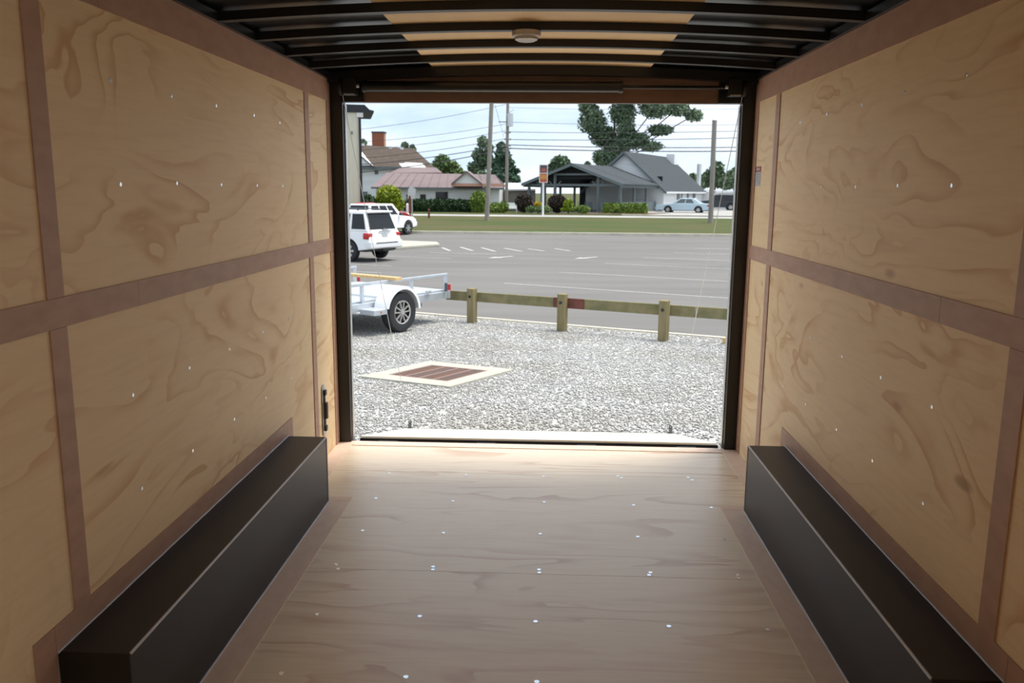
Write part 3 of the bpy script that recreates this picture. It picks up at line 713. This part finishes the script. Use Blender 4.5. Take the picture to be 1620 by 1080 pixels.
DS = dict(SUV); DS.update(L=4.75, H=1.80, W=1.9, axles=(-1.4, 1.45), gh=(-2.3, 1.0, -2.15, .25), top=[(-2.33, .86), (-2.28, 1.14), (.9, 1.16), (1.0, 1.14), (2.05, 1.04), (2.3, .88)], spoiler=False)
car('dark_sport_utility_car', 'dark sport utility car behind the pale blue sedan', (19.2, 97.0), math.atan2(.12, -.99), DS, M['darkcar'])

# ================================================================== buildings
def rect_px(mb, x0, x1, y0, y1, Y, d=.06):
    a, b = at(x0, y1, Y), at(x1, y0, Y); return mb.box(a.x, b.x, Y-d, Y+.02, a.z, b.z)
def slab(mb, pts, th=.16):                # roof sheet from corner points, thickened downwards
    n = len(pts); P = [Vector(p) for p in pts]; Q = [p-Vector((0, 0, th)) for p in P]
    return mb.add(P+Q, [tuple(range(n)), tuple(range(2*n-1, n-1, -1))]+[(i, n+i, n+(i+1) % n, (i+1) % n) for i in range(n)])
# ---- beige metal building at the left
cc = at(571, 300, 62.6)
t = thing('metal_building', 'tall beige metal-clad building corner with dark eave beyond the white cars', 'building', (cc.x, 62.6, zg(62.6)), R(14))
wt = at(571, 178, 62.6).z-zg(62.6)
MB().box(-9, 0, 0, 5.6, 0, wt).build('wall', M['beige'], t)
for k in range(30): MB().box(-.2-k*.3-.03, -.2-k*.3+.03, -.025, .0, .05, wt-.05).build('siding_rib', M['beige'], t)
MB().prism([(-9, wt), (1.05, wt), (1.08, wt+.14), (.75, wt+.22), (.40, wt+.55), (-9, wt+.60)], -.12, 5.7).build('roof', M['darktrim'], t)
MB().box(-.06, .12, -.10, -.026, .0, wt-.35).build('corner_trim', M['darktrim'], t)
MB().box(-.2, .28, -.11, -.03, wt-.34, wt-.02).build('soffit_box', M['lens'], t)
MB().box(-.62, -.50, -.12, -.03, wt-1.55, wt-1.35).build('wall_lamp', M['greypost'], t)
# ---- white house with brown roof and chimney
t = thing('white_house', 'white house with brown shingle roof and broad brick chimney', 'house', (0, 0, 0))
Y = 90; a = at(500, 262, Y); b = at(633, 262, Y)
MB().box(a.x, b.x, Y, Y+9, -.5, a.z).build('wall', M['whitewall'], t)
slab(MB(), [at(480, 262, Y-.5), at(632, 266, Y-.5), at(690, 267, Y+1), at(655, 235, Y+5), at(480, 222, Y+5)]).build('roof', M['brownroof'], t)
ga = MB().prism([(at(533, 262, Y-.6).x, at(533, 262, Y-.6).z), (at(589, 262, Y-.6).x, at(589, 262, Y-.6).z), (at(561, 238, Y-.6).x, at(561, 238, Y-.6).z)], Y-.7, Y+4)
ga.build('gable', M['whitewall'], t)
slab(MB(), [at(592, 264, Y-.9), at(561, 237, Y-.9), at(561, 237, Y+4), at(592, 264, Y+4)], .14).build('gable_roof', M['brownroof'], t)
MB().box(a.x, b.x+.1, Y-.62, Y-.50, at(600, 268, Y).z, at(600, 263.5, Y).z).build('gutter', M['greypost'], t)
for x0, x1, y0, y1 in ((593, 598.5, 269, 275.5), (572, 581.5, 303, 312)):
    f = rect_px(MB(), x0-.8, x1+.8, y0-.8, y1+.8, Y, .05).build('window', M['whiteroof'], t); rect_px(MB(), x0, x1, y0, y1, Y, .08).build('pane', M['glasslt'], f)
slab(MB(), [at(638, 266, Y-.8), at(676, 267, Y-.8), at(668, 258, Y+1.2), at(629, 256, Y+1.2)]).build('white_roof_sheet', M['whiteroof'], t)
for x in (574, 618, 636): rect_px(MB(), x-2.5, x+2.5, {574: 227, 618: 231.5, 636: 233}[x], {574: 231, 618: 236, 636: 237}[x], Y+4.8, .3).build('roof_vent', M['whiteroof'], t)
k0, k1 = at(588.5, 232, Y+6), at(607.5, 208, Y+6)
ch = MB().box(k0.x+.03, k1.x-.03, Y+6.03, Y+7.2, k0.z-.6, k1.z-.12).build('chimney', M['mortar'], t)
cw = k1.x-k0.x; nb = 5; bh = .17
brk = MB().box(0, cw/nb-.02, 0, .1, 0, bh-.02).mesh('brick'); brk.materials.append(M['brick'])
for r in range(int((k1.z-k0.z+.4)/bh)):
    for i in range(nb):
        o = link_mesh('brick', brk, None, ch); o.location = (k0.x+i*cw/nb+(.0 if r % 2 else .01), Y+5.99, k0.z-.5+r*bh)
MB().box(k0.x-.05, k1.x+.05, Y+5.9, Y+7.3, k1.z-.12, k1.z).build('cap', M['slate'], ch)
# ---- long white restaurant wing with maroon roof
t = thing('maroon_roof_house', 'long low white house with maroon metal roof behind the hedge', 'house', (0, 0, 0))
Y = 80; a = at(595, 295, Y); b = at(790, 295, Y)
MB().box(a.x, b.x, Y, Y+8, -.5, a.z+.05).build('wall', M['whitewall'], t)
R0, R1 = at(612, 273, Y+4), at(783, 276, Y+4); E0, E1 = at(587, 295.5, Y-.5), at(797, 297, Y-.5)
slab(MB(), [E0, E1, R1, R0]).build('roof', M['maroon'], t)
slab(MB(), [E0, R0, Vector((E0.x, Y+8.5, E0.z))], .16).build('roof_hip', M['maroon'], t)
slab(MB(), [R0, R1, Vector((E1.x, Y+8.5, E1.z)), Vector((E0.x, Y+8.5, E0.z))]).build('roof_back', M['maroon'], t)
slab(MB(), [at(617, 273, Y+4.1), at(700, 273, Y+4.1), at(690, 265, Y+6), at(636, 264, Y+6)]).build('upper_roof', M['maroon'], t)
n = 14
for i in range(1, n):
    p, q = E0.lerp(E1, i/n), R0.lerp(R1, i/n); MB().bar(p+Vector((0, 0, .02)), q+Vector((0, 0, .02)), .05, .04).build('roof_seam', M['maroon'], t)
MB().bar(E0+Vector((0, -.05, -.1)), E1+Vector((0, -.05, -.1)), .08, .14).build('gutter', M['greypost'], t)
tri = [at(718, 290, Y-1.5), at(760, 290.5, Y-1.5), at(738, 273, Y-1.5)]
MB().prism([(p.x, p.z) for p in tri], Y-1.45, Y+3).build('dormer_gable', M['whitewall'], t)
for p, q in ((tri[0], tri[2]), (tri[1], tri[2])):
    d = (p-q).normalized()*.25; up2 = Vector((0, 0, .18))
    slab(MB(), [p+d+Vector((0, -.3, .18)), q+Vector((0, -.3, .18)), q+Vector((0, 4, .18)), p+d+Vector((0, 4, .18))], .17).build('dormer_roof', M['maroon'], t)
rect_px(MB(), 714, 797, 290.5, 294.5, Y-1.4, .15).build('fascia', M['salmon'], t)
for x0, x1, y0, y1 in ((644, 650, 308, 316), (665.5, 673, 308, 316), (690, 708, 304, 317), (572, 574, 304, 312)):
    if x0 < 590: continue
    f = rect_px(MB(), x0-.8, x1+.8, y0-.8, y1+.8, Y, .05).build('window', M['greypost'], t); rect_px(MB(), x0, x1, y0, y1, Y, .08).build('pane', M['glass'], f)
rect_px(MB(), 766.5, 772, 294, 306, Y-1.2, .2).build('porch_post', M['greypost'], t)
# ---- grey shed wall with white roof
t = thing('board_shed', 'grey weathered board shed with white metal roof beside the utility pole', 'shed', (0, 0, 0))
Y = 86; a = at(776, 303, Y); b = at(846, 299, Y)
MB().box(a.x, b.x, Y+.05, Y+5, -.5, b.z).build('frame', M['pavdark'], t)
nbd = 26
for i in range(nbd):
    x0 = a.x+(b.x-a.x)*i/nbd; MB().box(x0+.015, x0+(b.x-a.x)/nbd-.015, Y, Y+.05, -.5, b.z-.02).build('board', M['greyboard'], t)
slab(MB(), [at(798, 299, Y-.5), at(847, 298.5, Y-.5), at(847, 290, Y+4), at(798, 289, Y+4)], .15).build('roof', M['whiteroof'], t)
f = rect_px(MB(), 783, 794, 307, 320, Y, .06).build('window', M['white'], t); rect_px(MB(), 784.6, 792.4, 309, 313.5, Y, .09).build('pane', M['glass'], f); rect_px(MB(), 784.6, 792.4, 314.5, 318.5, Y, .09).build('pane', M['glass'], f)
t = thing('hanging_flag', 'small red and white flag hanging by the shed window', 'flag', at(788, 291, 83))
MB().cyl((0, 0, 0), (0, .9, -.25), .02, 6).build('pole', M['white'], t)
for k in range(4): MB().box(-.16+k*.08, -.082+k*.08, -.02, .0, -.85+.04*(k % 2), -.02).build('stripe', M['redcar'] if k % 2 == 0 else M['white'], t)
# ---- restaurant with open pavilion
GZ = -.45
ang = math.atan2(.917, .40)
t = thing('pavilion', 'open-sided dining pavilion with slate gable roof and grey posts', 'pavilion', (2.36, 80, GZ), ang)
hw, ev, rg, ln = 4.85, 2.76, 4.55, 16.5
for s in (-1, 1):
    slab(MB(), [(-.6, s*(hw+.25), ev-.09), (ln, s*(hw+.25), ev-.09), (ln, 0, rg), (-.6, 0, rg)], .14).build('roof', M['slate'], t)
    MB().bar((-.62, s*(hw+.25), ev-.22), (-.62, 0, rg-.13), .06, .26).build('barge_board', M['greypost'], t)
    MB().box(-.6, ln, *sorted((s*(hw-.05), s*(hw+.08))), ev-.42, ev-.15).build('eave_beam', M['greypost'], t)
for y in (4.55, 3.2, 1.85, -2.5, -4.65):
    MB().box(-.1, .12, y-.11, y+.11, 0, min(ev-.3+max(0, hw-abs(y))*.37, 3.7)).build('post', M['greypost'], t)
    for sg in (-1, 1):
        if abs(y) < 4: MB().bar((0, y, 2.3), (0, y+sg*.6, 2.9), .1, .1, upv=(1, 0, 0)).build('brace', M['greypost'], t)
for x in (4, 8, 12):
    for s in (-1, 1): MB().box(x-.1, x+.1, s*4.65-.1, s*4.65+.1, 0, ev-.4).build('post', M['greypost'], t)
MB().box(-.08, .08, -hw, hw, 2.45, 2.66).build('tie_beam', M['greypost'], t)
MB().box(-.08, .08, -2.6, 1.95, 3.45, 3.62).build('collar_beam', M['greypost'], t)
MB().add([(.2, -3.6, 3.1), (.2, 3.6, 3.1), (.2, 0, rg-.25), (.3, -3.6, 3.1), (.3, 3.6, 3.1), (.3, 0, rg-.25)], [(0, 1, 2), (5, 4, 3), (0, 3, 4, 1), (1, 4, 5, 2), (2, 5, 3, 0)]).build('gable_boarding', M['pavdark'], t)
MB().box(-.3, ln, -hw, hw, -.3, .06).build('slab', M['conc'], t)
for y0, y1 in ((-4.55, -2.6),): MB().box(-.04, .04, y0, y1, .1, 1.0).build('half_wall', M['greypost'], t)
for x0, x1 in ((.2, 3.9), (4.1, 7.9), (8.1, 11.9), (12.1, 16)): MB().box(x0, x1, -4.7, -4.6, .1, 1.0).build('half_wall', M['greypost'], t)
MB().box(13.5, 13.7, -hw+.2, hw-.2, .06, 3.6).build('back_wall', M['pavdark'], t)
def local(x, y, z=0): return Vector((2.36+.40*x-.917*y, 80+.917*x+.40*y, GZ+z))
def patio_chair(x, y, rzz, lab):
    c = thing('patio_chair', lab, 'chair', local(x, y, .06), ang+rzz, 'patio chairs in the pavilion')
    MB().box(-.25, .25, -.25, .25, .42, .47).build('seat', M['greypost'], c); MB().box(-.27, -.22, -.25, .25, .47, .95).build('backrest', M['greypost'], c)
    for u in (-.22, .22):
        for v in (-.22, .22): MB().box(u-.025, u+.025, v-.025, v+.025, 0, .42).build('leg', M['trimgrey'], c)
for k, (x, y) in enumerate(((1.2, .6), (1.6, -.4), (1.0, -1.3), (2.6, .2))):
    patio_chair(x, y, k*1.7, ['grey patio chair in the pavilion nearest the left gable post', 'grey patio chair in the middle of the pavilion front', 'grey patio chair in the pavilion beside the right gable post', 'grey patio chair deeper inside the pavilion'][k])
t = thing('slate_roof_house', 'white building with steep slate roof behind the pavilion and pale sedan', 'house', (8.0, 90, GZ), ang)
hw, ev, rg, ln = 4.3, 2.35, 6.15, 17
for s in (-1, 1):
    slab(MB(), [(-.5, s*(hw+.4), ev-.35), (ln+.4, s*(hw+.4), ev-.35), (ln+.4, 0, rg), (-.5, 0, rg)], .16).build('roof', M['slate'], t)
    MB().bar((-.52, s*(hw+.4), ev-.48), (-.52, 0, rg-.13), .06, .22).build('barge_board', M['greypost'], t)
MB().box(0, ln, -hw, hw, 0, ev-.1).build('wall', M['whitewall'], t)
MB().prism([(-hw, ev-.1), (hw, ev-.1), (0, rg-.25)], 0, ln, axis='x').build('gable', M['whitewall'], t)
MB().box(-.5, ln+.4, -hw-.48, -hw-.38, ev-.52, ev-.33).build('gutter', M['whiteroof'], t)
for x0, x1, z0, z1 in ((5.3, 6.3, .9, 2.0), (9.6, 10.1, 1.2, 1.8)):
    f = MB().box(x0-.1, x1+.1, -hw-.05, -hw+.02, z0-.1, z1+.1).build('window', M['greypost'], t); MB().box(x0, x1, -hw-.08, -hw, z0, z1).build('pane', M['glasslt'], f)
MB().box(7.0, 7.25, -hw-.08, -hw, .1, 2.1).build('downpipe', M['greypost'], t)
MB().box(12.2, 13.2, -hw-.06, -hw+.02, .02, 2.05).build('door', M['greypost'], t)
MB().box(14.9, 16.2, -1.2, -.2, 5.2, 6.5).build('roof_housing', M['whiteroof'], t, bevel=.05)
MB().cyl((19.2, -3.2, 0), (19.2, -3.2, 5.4), .28, 14).build('flue', M['galv'], t, smooth=True)
t = thing('white_annex', 'low white annex wall beyond the dark sport utility car', 'house', (21, 103, GZ), ang)
MB().box(0, 8, -6, 4, 0, 2.0).build('wall', M['whitewall'], t)
slab(MB(), [(-.3, -6.3, 2.0), (8.3, -6.3, 2.0), (8.3, 4.3, 2.3), (-.3, 4.3, 2.3)], .12).build('roof', M['whiteroof'], t)
# ---- road sign of the restaurant
p = at(859, 327, 72.5)
t = thing('pole_sign', 'boxed restaurant sign on a white pole before the pavilion', 'sign', (p.x, 72.5, zg(72.5)))
zt, zb_ = at(859, 260, 72.5).z-zg(72.5), at(859, 289, 72.5).z-zg(72.5)
MB().cyl((0, 0, 0), (0, 0, zb_), .085, 10).build('pole', M['white'], t, smooth=True)
MB().box(-.36, .36, -.2, .2, zb_, zt).build('cabinet', M['white'], t, bevel=.02)
h = zt-zb_
MB().box(-.30, .31, -.212, -.201, zb_+.54*h, zt-.06).build('upper_panel', mat('sign_dark', (.10, .07, .08), .4), t)
MB().box(-.20, .22, -.218, -.2125, zb_+.60*h, zb_+.78*h).build('upper_emblem', mat('sign_red', (.45, .10, .09), .4), t)
MB().box(-.30, .31, -.212, -.201, zb_+.05, zb_+.50*h).build('lower_panel', mat('sign_orange', (.50, .10, .05), .4), t)
for k in range(3): MB().box(-.22+k*.17, -.10+k*.17, -.218, -.2125, zb_+.20*h, zb_+.44*h).build('lower_emblem', mat('sign_yellow', (.62, .36, .05), .4), t)
MB().box(-.372, -.361, -.12, .12, zb_+.3*h, zt-.1).build('side_panel', M['redcar'], t)
t = thing('bench', 'small white bench beside the dark rounded bush', 'bench', (at(809, 331, 78).x, 78, -.5))
MB().box(-.55, .55, -.2, .2, .38, .45).build('seat', M['white'], t); MB().box(-.55, .55, .16, .22, .45, .95).build('backrest', M['white'], t)
for u in (-.48, .48):
    for v in (-.16, .16): MB().box(u-.04, u+.04, v-.04, v+.04, 0, .38).build('leg', M['white'], t)
def post(name, label, px, Y, ztop, wd, m, cat='post'):
    p_ = at(px, 330, Y); t = thing(name, label, cat, (p_.x, Y, zg(Y)))
    MB().box(-wd/2, wd/2, -wd/2, wd/2, -.1, ztop-.02).build('shaft', m, t); MB().hexa([(-wd/2, -wd/2, ztop-.02), (wd/2, -wd/2, ztop-.02), (wd/2, wd/2, ztop-.02), (-wd/2, wd/2, ztop-.02)], [(-wd/4, -wd/4, ztop+.04), (wd/4, -wd/4, ztop+.04), (wd/4, wd/4, ztop+.04), (-wd/4, wd/4, ztop+.04)]).build('top', m, t)
    return t
post('stake', 'small rusty red stake at the edge of the lawn', 678.5, 66, .75, .14, M['redwood'])
post('marker_post', 'white marker post beside the white pickup', 644.5, 62, 1.3, .16, M['white'])
post('brown_post', 'slim brown post beside the white marker post', 648.5, 61, 1.9, .14, M['redwood'])
t = post('back_of_sign', 'grey road sign seen from behind above the hedge', 652, 68, 1.7, .08, M['galv'], 'sign')
MB().prism([(-.35, 1.5), (.2, 1.45), (.35, 2.2), (-.1, 2.55), (-.3, 2.2)], -.08, -.05).build('panel', M['galv'], t)

# ================================================================== poles and wires
def upole(name, label, pb, pt_, Y, r0, r1, ztop=None):
    b, tt = at(*pb, Y), at(*pt_, Y)
    t = thing(name, label, 'utility pole', (b.x, Y, zg(Y)))
    top = tt-b; top.z = tt.z-zg(Y)
    MB().cyl((0, 0, -.2), top, r0, 14, r1).build('shaft', M['pole'], t, smooth=True)
    MB().lathe([(0, .0), (r1*.8, 0), (r1*.5, .05), (0, .06)], 12, tuple(top), axis='z').build('cap', M['galv'], t)
    return t, top
t1, _ = upole('utility_pole', 'thick utility pole standing in the lawn, left of centre', (770, 351), (781, 80), 63.5, .175, .15)
t2, tp2 = upole('utility_pole', 'utility pole with transformer beyond the road', (801, 332), (804, 120), 84, .17, .14)
t3, _ = upole('utility_pole', 'shorter utility pole in the lawn beside the right door post', (1124, 353), (1130.5, 190), 63.5, .19, .17)
def on2(px, py): q = at(px, py, 84); return q-Vector(t2.location)
q = on2(806.5, 190); MB().cyl(q+Vector((.05, -.2, -.6)), q+Vector((.05, -.2, .6)), .28, 14).build('transformer', M['galv'], t2, smooth=True)
q = on2(803, 178); MB().bar(q+Vector((-.1, -.2, -.3)), q+Vector((.6, -.2, .3)), .06, .06).build('fuse_arm', M['galv'], t2)
for y in (193, 210, 221, 231, 235.5):
    q = on2(801, y); MB().bar(q+Vector((-.75 if y in (193, 231) else -.2, -.17, 0)), q+Vector((.45, -.17, 0)), .07, .09).build('cross_arm', M['pole'], t2)
    MB().lathe([(.0, .1), (.05, .09), (.06, .04), (.03, 0)], 8, tuple(q+Vector((.4, -.17, .04))), axis='z').build('insulator', M['greypost'], t2)
def wire(a, b, sag, r, label):
    a, b = Vector(a), Vector(b)
    pts = [a.lerp(b, i/24)-Vector((0, 0, 4*sag*(i/24)*(1-i/24))) for i in range(25)]
    o = bpy.data.objects.new('power_line', MB().tube([p-a for p in pts], r, 5).mesh('power_line')); COL.objects.link(o); o.location = a
    o.data.materials.append(M['wire']); tag(o, label, 'cable', 'overhead power lines')
names = ['topmost', 'second', 'third', 'fourth', 'fifth', 'lowest']
for k, (ya, yb, r) in enumerate(((170, 171, .012), (193, 197, .018), (208.5, 204.5, .025), (220.5, 214.5, .03), (229, 232.5, .04), (234.5, 239, .045))):
    a = at(803, ya, 84); b = at(1330, yb-3, 80)
    wire(a, b, .25, r, names[k]+' overhead cable running right from the transformer pole')
for k, (ya, yb, r) in enumerate(((163, 207, .018), (194, 226, .018), (205, 239, .02), (217, 252, .025), (227, 262, .035), (234, 275, .04))):
    a = at(800, ya+2, 84); b = at(545, yb, 76)
    wire(a, b, .25, r, names[k]+' overhead cable running left from the transformer pole')
a = at(783, 166, 75); b = at(797, 216, 84); wire(a, b, 0, .015, 'slanting guy cable between the two left utility poles')

# ================================================================== trees, hedges and bushes
def foliage(blobs, n, size, seed, surf=.55, zmin=None):
    g = np.random.default_rng(seed); B = np.array(blobs, float); vol = np.prod(B[:, 3:], 1)**(2/3.); vol /= vol.sum()
    k = g.choice(len(B), n, p=vol); d = g.normal(size=(n, 3)); d /= np.linalg.norm(d, axis=1)[:, None]
    rr = surf+(1-surf)*g.random(n)**.5; rr *= g.uniform(.82, 1.12, n)
    c = B[k, :3]+d*rr[:, None]*B[k, 3:]
    if zmin is not None: c[:, 2] = np.maximum(c[:, 2], zmin+.02)
    u = g.normal(size=(n, 3)); u /= np.linalg.norm(u, axis=1)[:, None]; v = np.cross(u, g.normal(size=(n, 3))); v /= np.linalg.norm(v, axis=1)[:, None]
    s = (size*g.uniform(.6, 1.3, n))[:, None]
    V = np.stack([c-u*s, c+v*s*.55, c+u*s, c-v*s*.55], 1).reshape(-1, 3)
    me = bpy.data.meshes.new('foliage'); me.vertices.add(4*n); me.vertices.foreach_set('co', V.reshape(-1).astype(np.float32))
    me.loops.add(4*n); me.loops.foreach_set('vertex_index', np.arange(4*n, dtype=np.int32)); me.polygons.add(n)
    me.polygons.foreach_set('loop_start', (np.arange(n)*4).astype(np.int32)); me.polygons.foreach_set('loop_total', np.full(n, 4, np.int32)); me.update(calc_edges=True)
    return me
def tree(name, label, Y, px, blobs, m, n, size, seed, trunk_r=.25, fork=None, surf=.5, group=None):
    base = Vector((at(px, 310, Y).x, Y, zg(Y)))
    t = thing(name, label, 'tree', base, group=group); g = random.Random(seed)
    sc = at(px+1, 300, Y).x-at(px, 300, Y).x; bl = []
    for (x, y, rx, ry) in blobs:
        q = at(x, y, Y)-base; dep = g.uniform(-1, 1)*min(rx, 30)*sc*.6
        bl.append((q.x, dep, q.z, rx*sc, max(rx, ry)*sc*.8, ry*sc))
    link_mesh('foliage', foliage(bl, n, size, seed, surf), m, t)
    top = max(b[2] for b in bl); mid = top*.55
    MB().cyl((0, 0, -.2), (.05, 0, mid), trunk_r, 10, trunk_r*.6).cyl((.05, 0, mid), (.1, 0, top*.92), trunk_r*.6, 10, trunk_r*.15).build('trunk', M['bark'], t, smooth=True)
    for i, b in enumerate(bl[:fork or 0]):
        MB().tube([(0, 0, mid*(.6+.04*i)), (b[0]*.5, b[1]*.5, (mid*.7+b[2])*.5), (b[0], b[1], b[2])], trunk_r*.22, 6).build('branch', M['bark'], t)
    return t
tree('oak_tree', 'large dark oak tree rising behind the slate-roofed building', 112, 968,
     [(938, 192, 23, 22), (930, 168, 16, 14), (955, 215, 22, 18), (985, 178, 22, 20), (1000, 222, 30, 14), (975, 238, 22, 12), (1035, 172, 26, 16), (1072, 172, 20, 12), (1098, 182, 15, 10), (1045, 205, 22, 9), (1030, 232, 20, 8), (955, 250, 20, 14),
      (1000, 140, 50, 24), (1055, 148, 40, 16), (945, 148, 22, 14), (990, 205, 16, 16)], M['leaf'], 30000, .21, 11, .34, 12, surf=.1)
tree('conifer', 'tall dark conifer behind the transformer pole', 105, 796,
     [(796, 285, 26, 14), (798, 272, 22, 12), (796, 258, 17, 10), (795, 245, 11, 9), (793, 234, 6, 8)], M['conifer'], 6000, .35, 12, .2, surf=.3)
tree('airy_tree', 'hazy loose tree left of the conifer', 110, 765, [(764, 225, 9, 9), (758, 245, 12, 10), (770, 255, 13, 12), (752, 265, 14, 10), (762, 285, 20, 14), (774, 235, 8, 9)], M['leaf'], 3000, .28, 13, .15, surf=.1)
tree('background_tree', 'pale green tree behind the maroon roof', 115, 702, [(700, 258, 14, 12), (715, 265, 12, 10), (690, 268, 14, 9), (705, 275, 22, 10), (725, 275, 12, 10)], M['leaflt'], 3500, .3, 14, .15, surf=.2)
tree('background_tree', 'small tree tip showing above the brown shingle ridge', 120, 642, [(640, 232, 5, 7), (653, 236, 4, 7), (645, 250, 14, 12), (574, 226, 6, 5)], M['leaf'], 1800, .3, 15, .15)
tree('background_tree', 'round green tree behind the left slope of the pavilion', 118, 886, [(886, 258, 15, 11), (878, 266, 12, 9), (897, 266, 10, 9), (930, 262, 4, 6)], M['leaf'], 2500, .3, 16, .15)
tree('background_tree', 'tall green tree behind the right-hand utility pole', 133, 1130, [(1134, 268, 11, 12), (1126, 280, 14, 12), (1112, 288, 12, 10), (1140, 285, 14, 12)], M['leaf'], 4000, .32, 17, .2)
tree('background_tree', 'broad green tree behind the dark sport utility car', 122, 1160, [(1160, 282, 16, 14), (1175, 275, 18, 16), (1150, 290, 14, 10), (1195, 285, 20, 16)], M['leaf'], 4000, .32, 18, .2)
tree('background_tree', 'low green tree beside the flue', 125, 1098, [(1097, 285, 9, 10), (1104, 292, 10, 9), (1092, 292, 8, 9)], M['leaf'], 1800, .32, 19, .15)
def bush(name, label, Y, cx, cy, rx, ry, m, n, size, seed, cat='bush', extra=()):
    c = at(cx, cy, Y); sc = at(cx+1, cy, Y).x-c.x; z0 = zg(Y)
    t = thing(name, label, cat, (c.x, Y, z0))
    bl = [(0, 0, c.z-z0, rx*sc, rx*sc*.8, ry*sc)]
    for (x, y, a, b) in extra: q = at(x, y, Y); bl.append((q.x-c.x, 0, q.z-z0, a*sc, a*sc*.8, b*sc))
    link_mesh('foliage', foliage(bl, n, size, seed, .75, 0.), m, t)
    MB().tube([(0, 0, -.05), (.02, 0, max(.2, (c.z-z0)*.7))], .05, 6).build('stem', M['bark'], t)
bush('lime_bush', 'rounded lime green bush in front of the white house', 77, 615, 311, 19, 17, M['lime'], 3500, .13, 31, extra=((606, 322, 13, 13), (627, 322, 12, 13)))
bush('dark_bush', 'low dark green bush beside the beige building', 76, 583, 321, 12, 13, M['hedge'], 1200, .12, 32)
bush('clipped_bush', 'yellow-green clipped bush at the right end of the hedge', 77, 757, 317, 13, 14, M['bushlt'], 2800, .12, 33, extra=((757, 327, 12, 11),))
# clipped hedge
p0, p1 = at(640, 316, 78), at(748, 316, 78); g0 = zg(78)
t = thing('hedge', 'long dark clipped hedge before the maroon-roofed house', 'hedge', ((p0.x+p1.x)/2, 78, g0))
hl = (p1.x-p0.x)/2; bl = [(-hl+.4+i*(2*hl-.8)/15, 0, .62, .62, .55, p0.z-g0-.55) for i in range(16)]
link_mesh('foliage', foliage(bl, 11000, .12, 40, .75, 0.), M['hedge'], t)
MB().box(-hl+.2, hl-.2, -.25, .25, 0, p0.z-g0-.3).build('core', M['hedge'], t)
bush('garden_bush', 'light green shrubs at the foot of the lawn pole', 77, 785, 329, 16, 8, M['bushlt'], 1800, .10, 34, extra=((797, 327, 8, 9),))
bush('purple_bush', 'dark rounded bush left of the sign pole', 76.5, 829, 319, 14, 12, M['purple'], 2600, .10, 35, extra=((829, 327, 10, 8),))
bush('purple_bush', 'dark rounded bush right of the sign pole', 76.5, 881, 320, 14.5, 12, M['purple'], 2600, .10, 36, extra=((881, 328, 10, 8),))
bush('flower_bush', 'yellow flowering plant at the foot of the sign pole', 76, 851, 323, 6, 4, M['flower'], 500, .07, 37)
bush('garden_bush', 'green shrubs under the yellow flowers', 75.5, 858, 331, 15, 5, M['leaflt'], 1400, .09, 38, extra=((840, 331, 8, 5),))
bush('cone_bush', 'bright green cone shrub beside the dark bush', 76, 899, 323, 8, 8, M['lime'], 1200, .09, 39, extra=((897, 331, 10, 4),))
bush('garden_bush', 'low fresh green shrub before the pavilion posts', 75.5, 922, 331, 11, 6, M['bushlt'], 1400, .09, 41, extra=((908, 331, 8, 4),))
p0, p1 = at(954, 321, 77.5), at(1024, 321, 77.5)
t = thing('grass_hedge', 'low light green hedge along the pavilion half wall', 'hedge', ((p0.x+p1.x)/2, 77.5, -.5))
hl = (p1.x-p0.x)/2; bl = [(-hl+.3+i*(2*hl-.6)/9, 0, .42, .4, .4, p0.z+.5-.38) for i in range(10)]
link_mesh('foliage', foliage(bl, 4500, .09, 42, .75, 0.), M['bushlt'], t)
MB().box(-hl+.1, hl-.1, -.2, .2, 0, p0.z+.5-.2).build('core', M['bushlt'], t)
mul = MB().prism([(3.5, 75.6), (8.8, 75.0), (11.6, 80.5), (3.5, 80.0)], -.5, -.42, axis='z')
struct('planting_bed', mul, M['soil'])
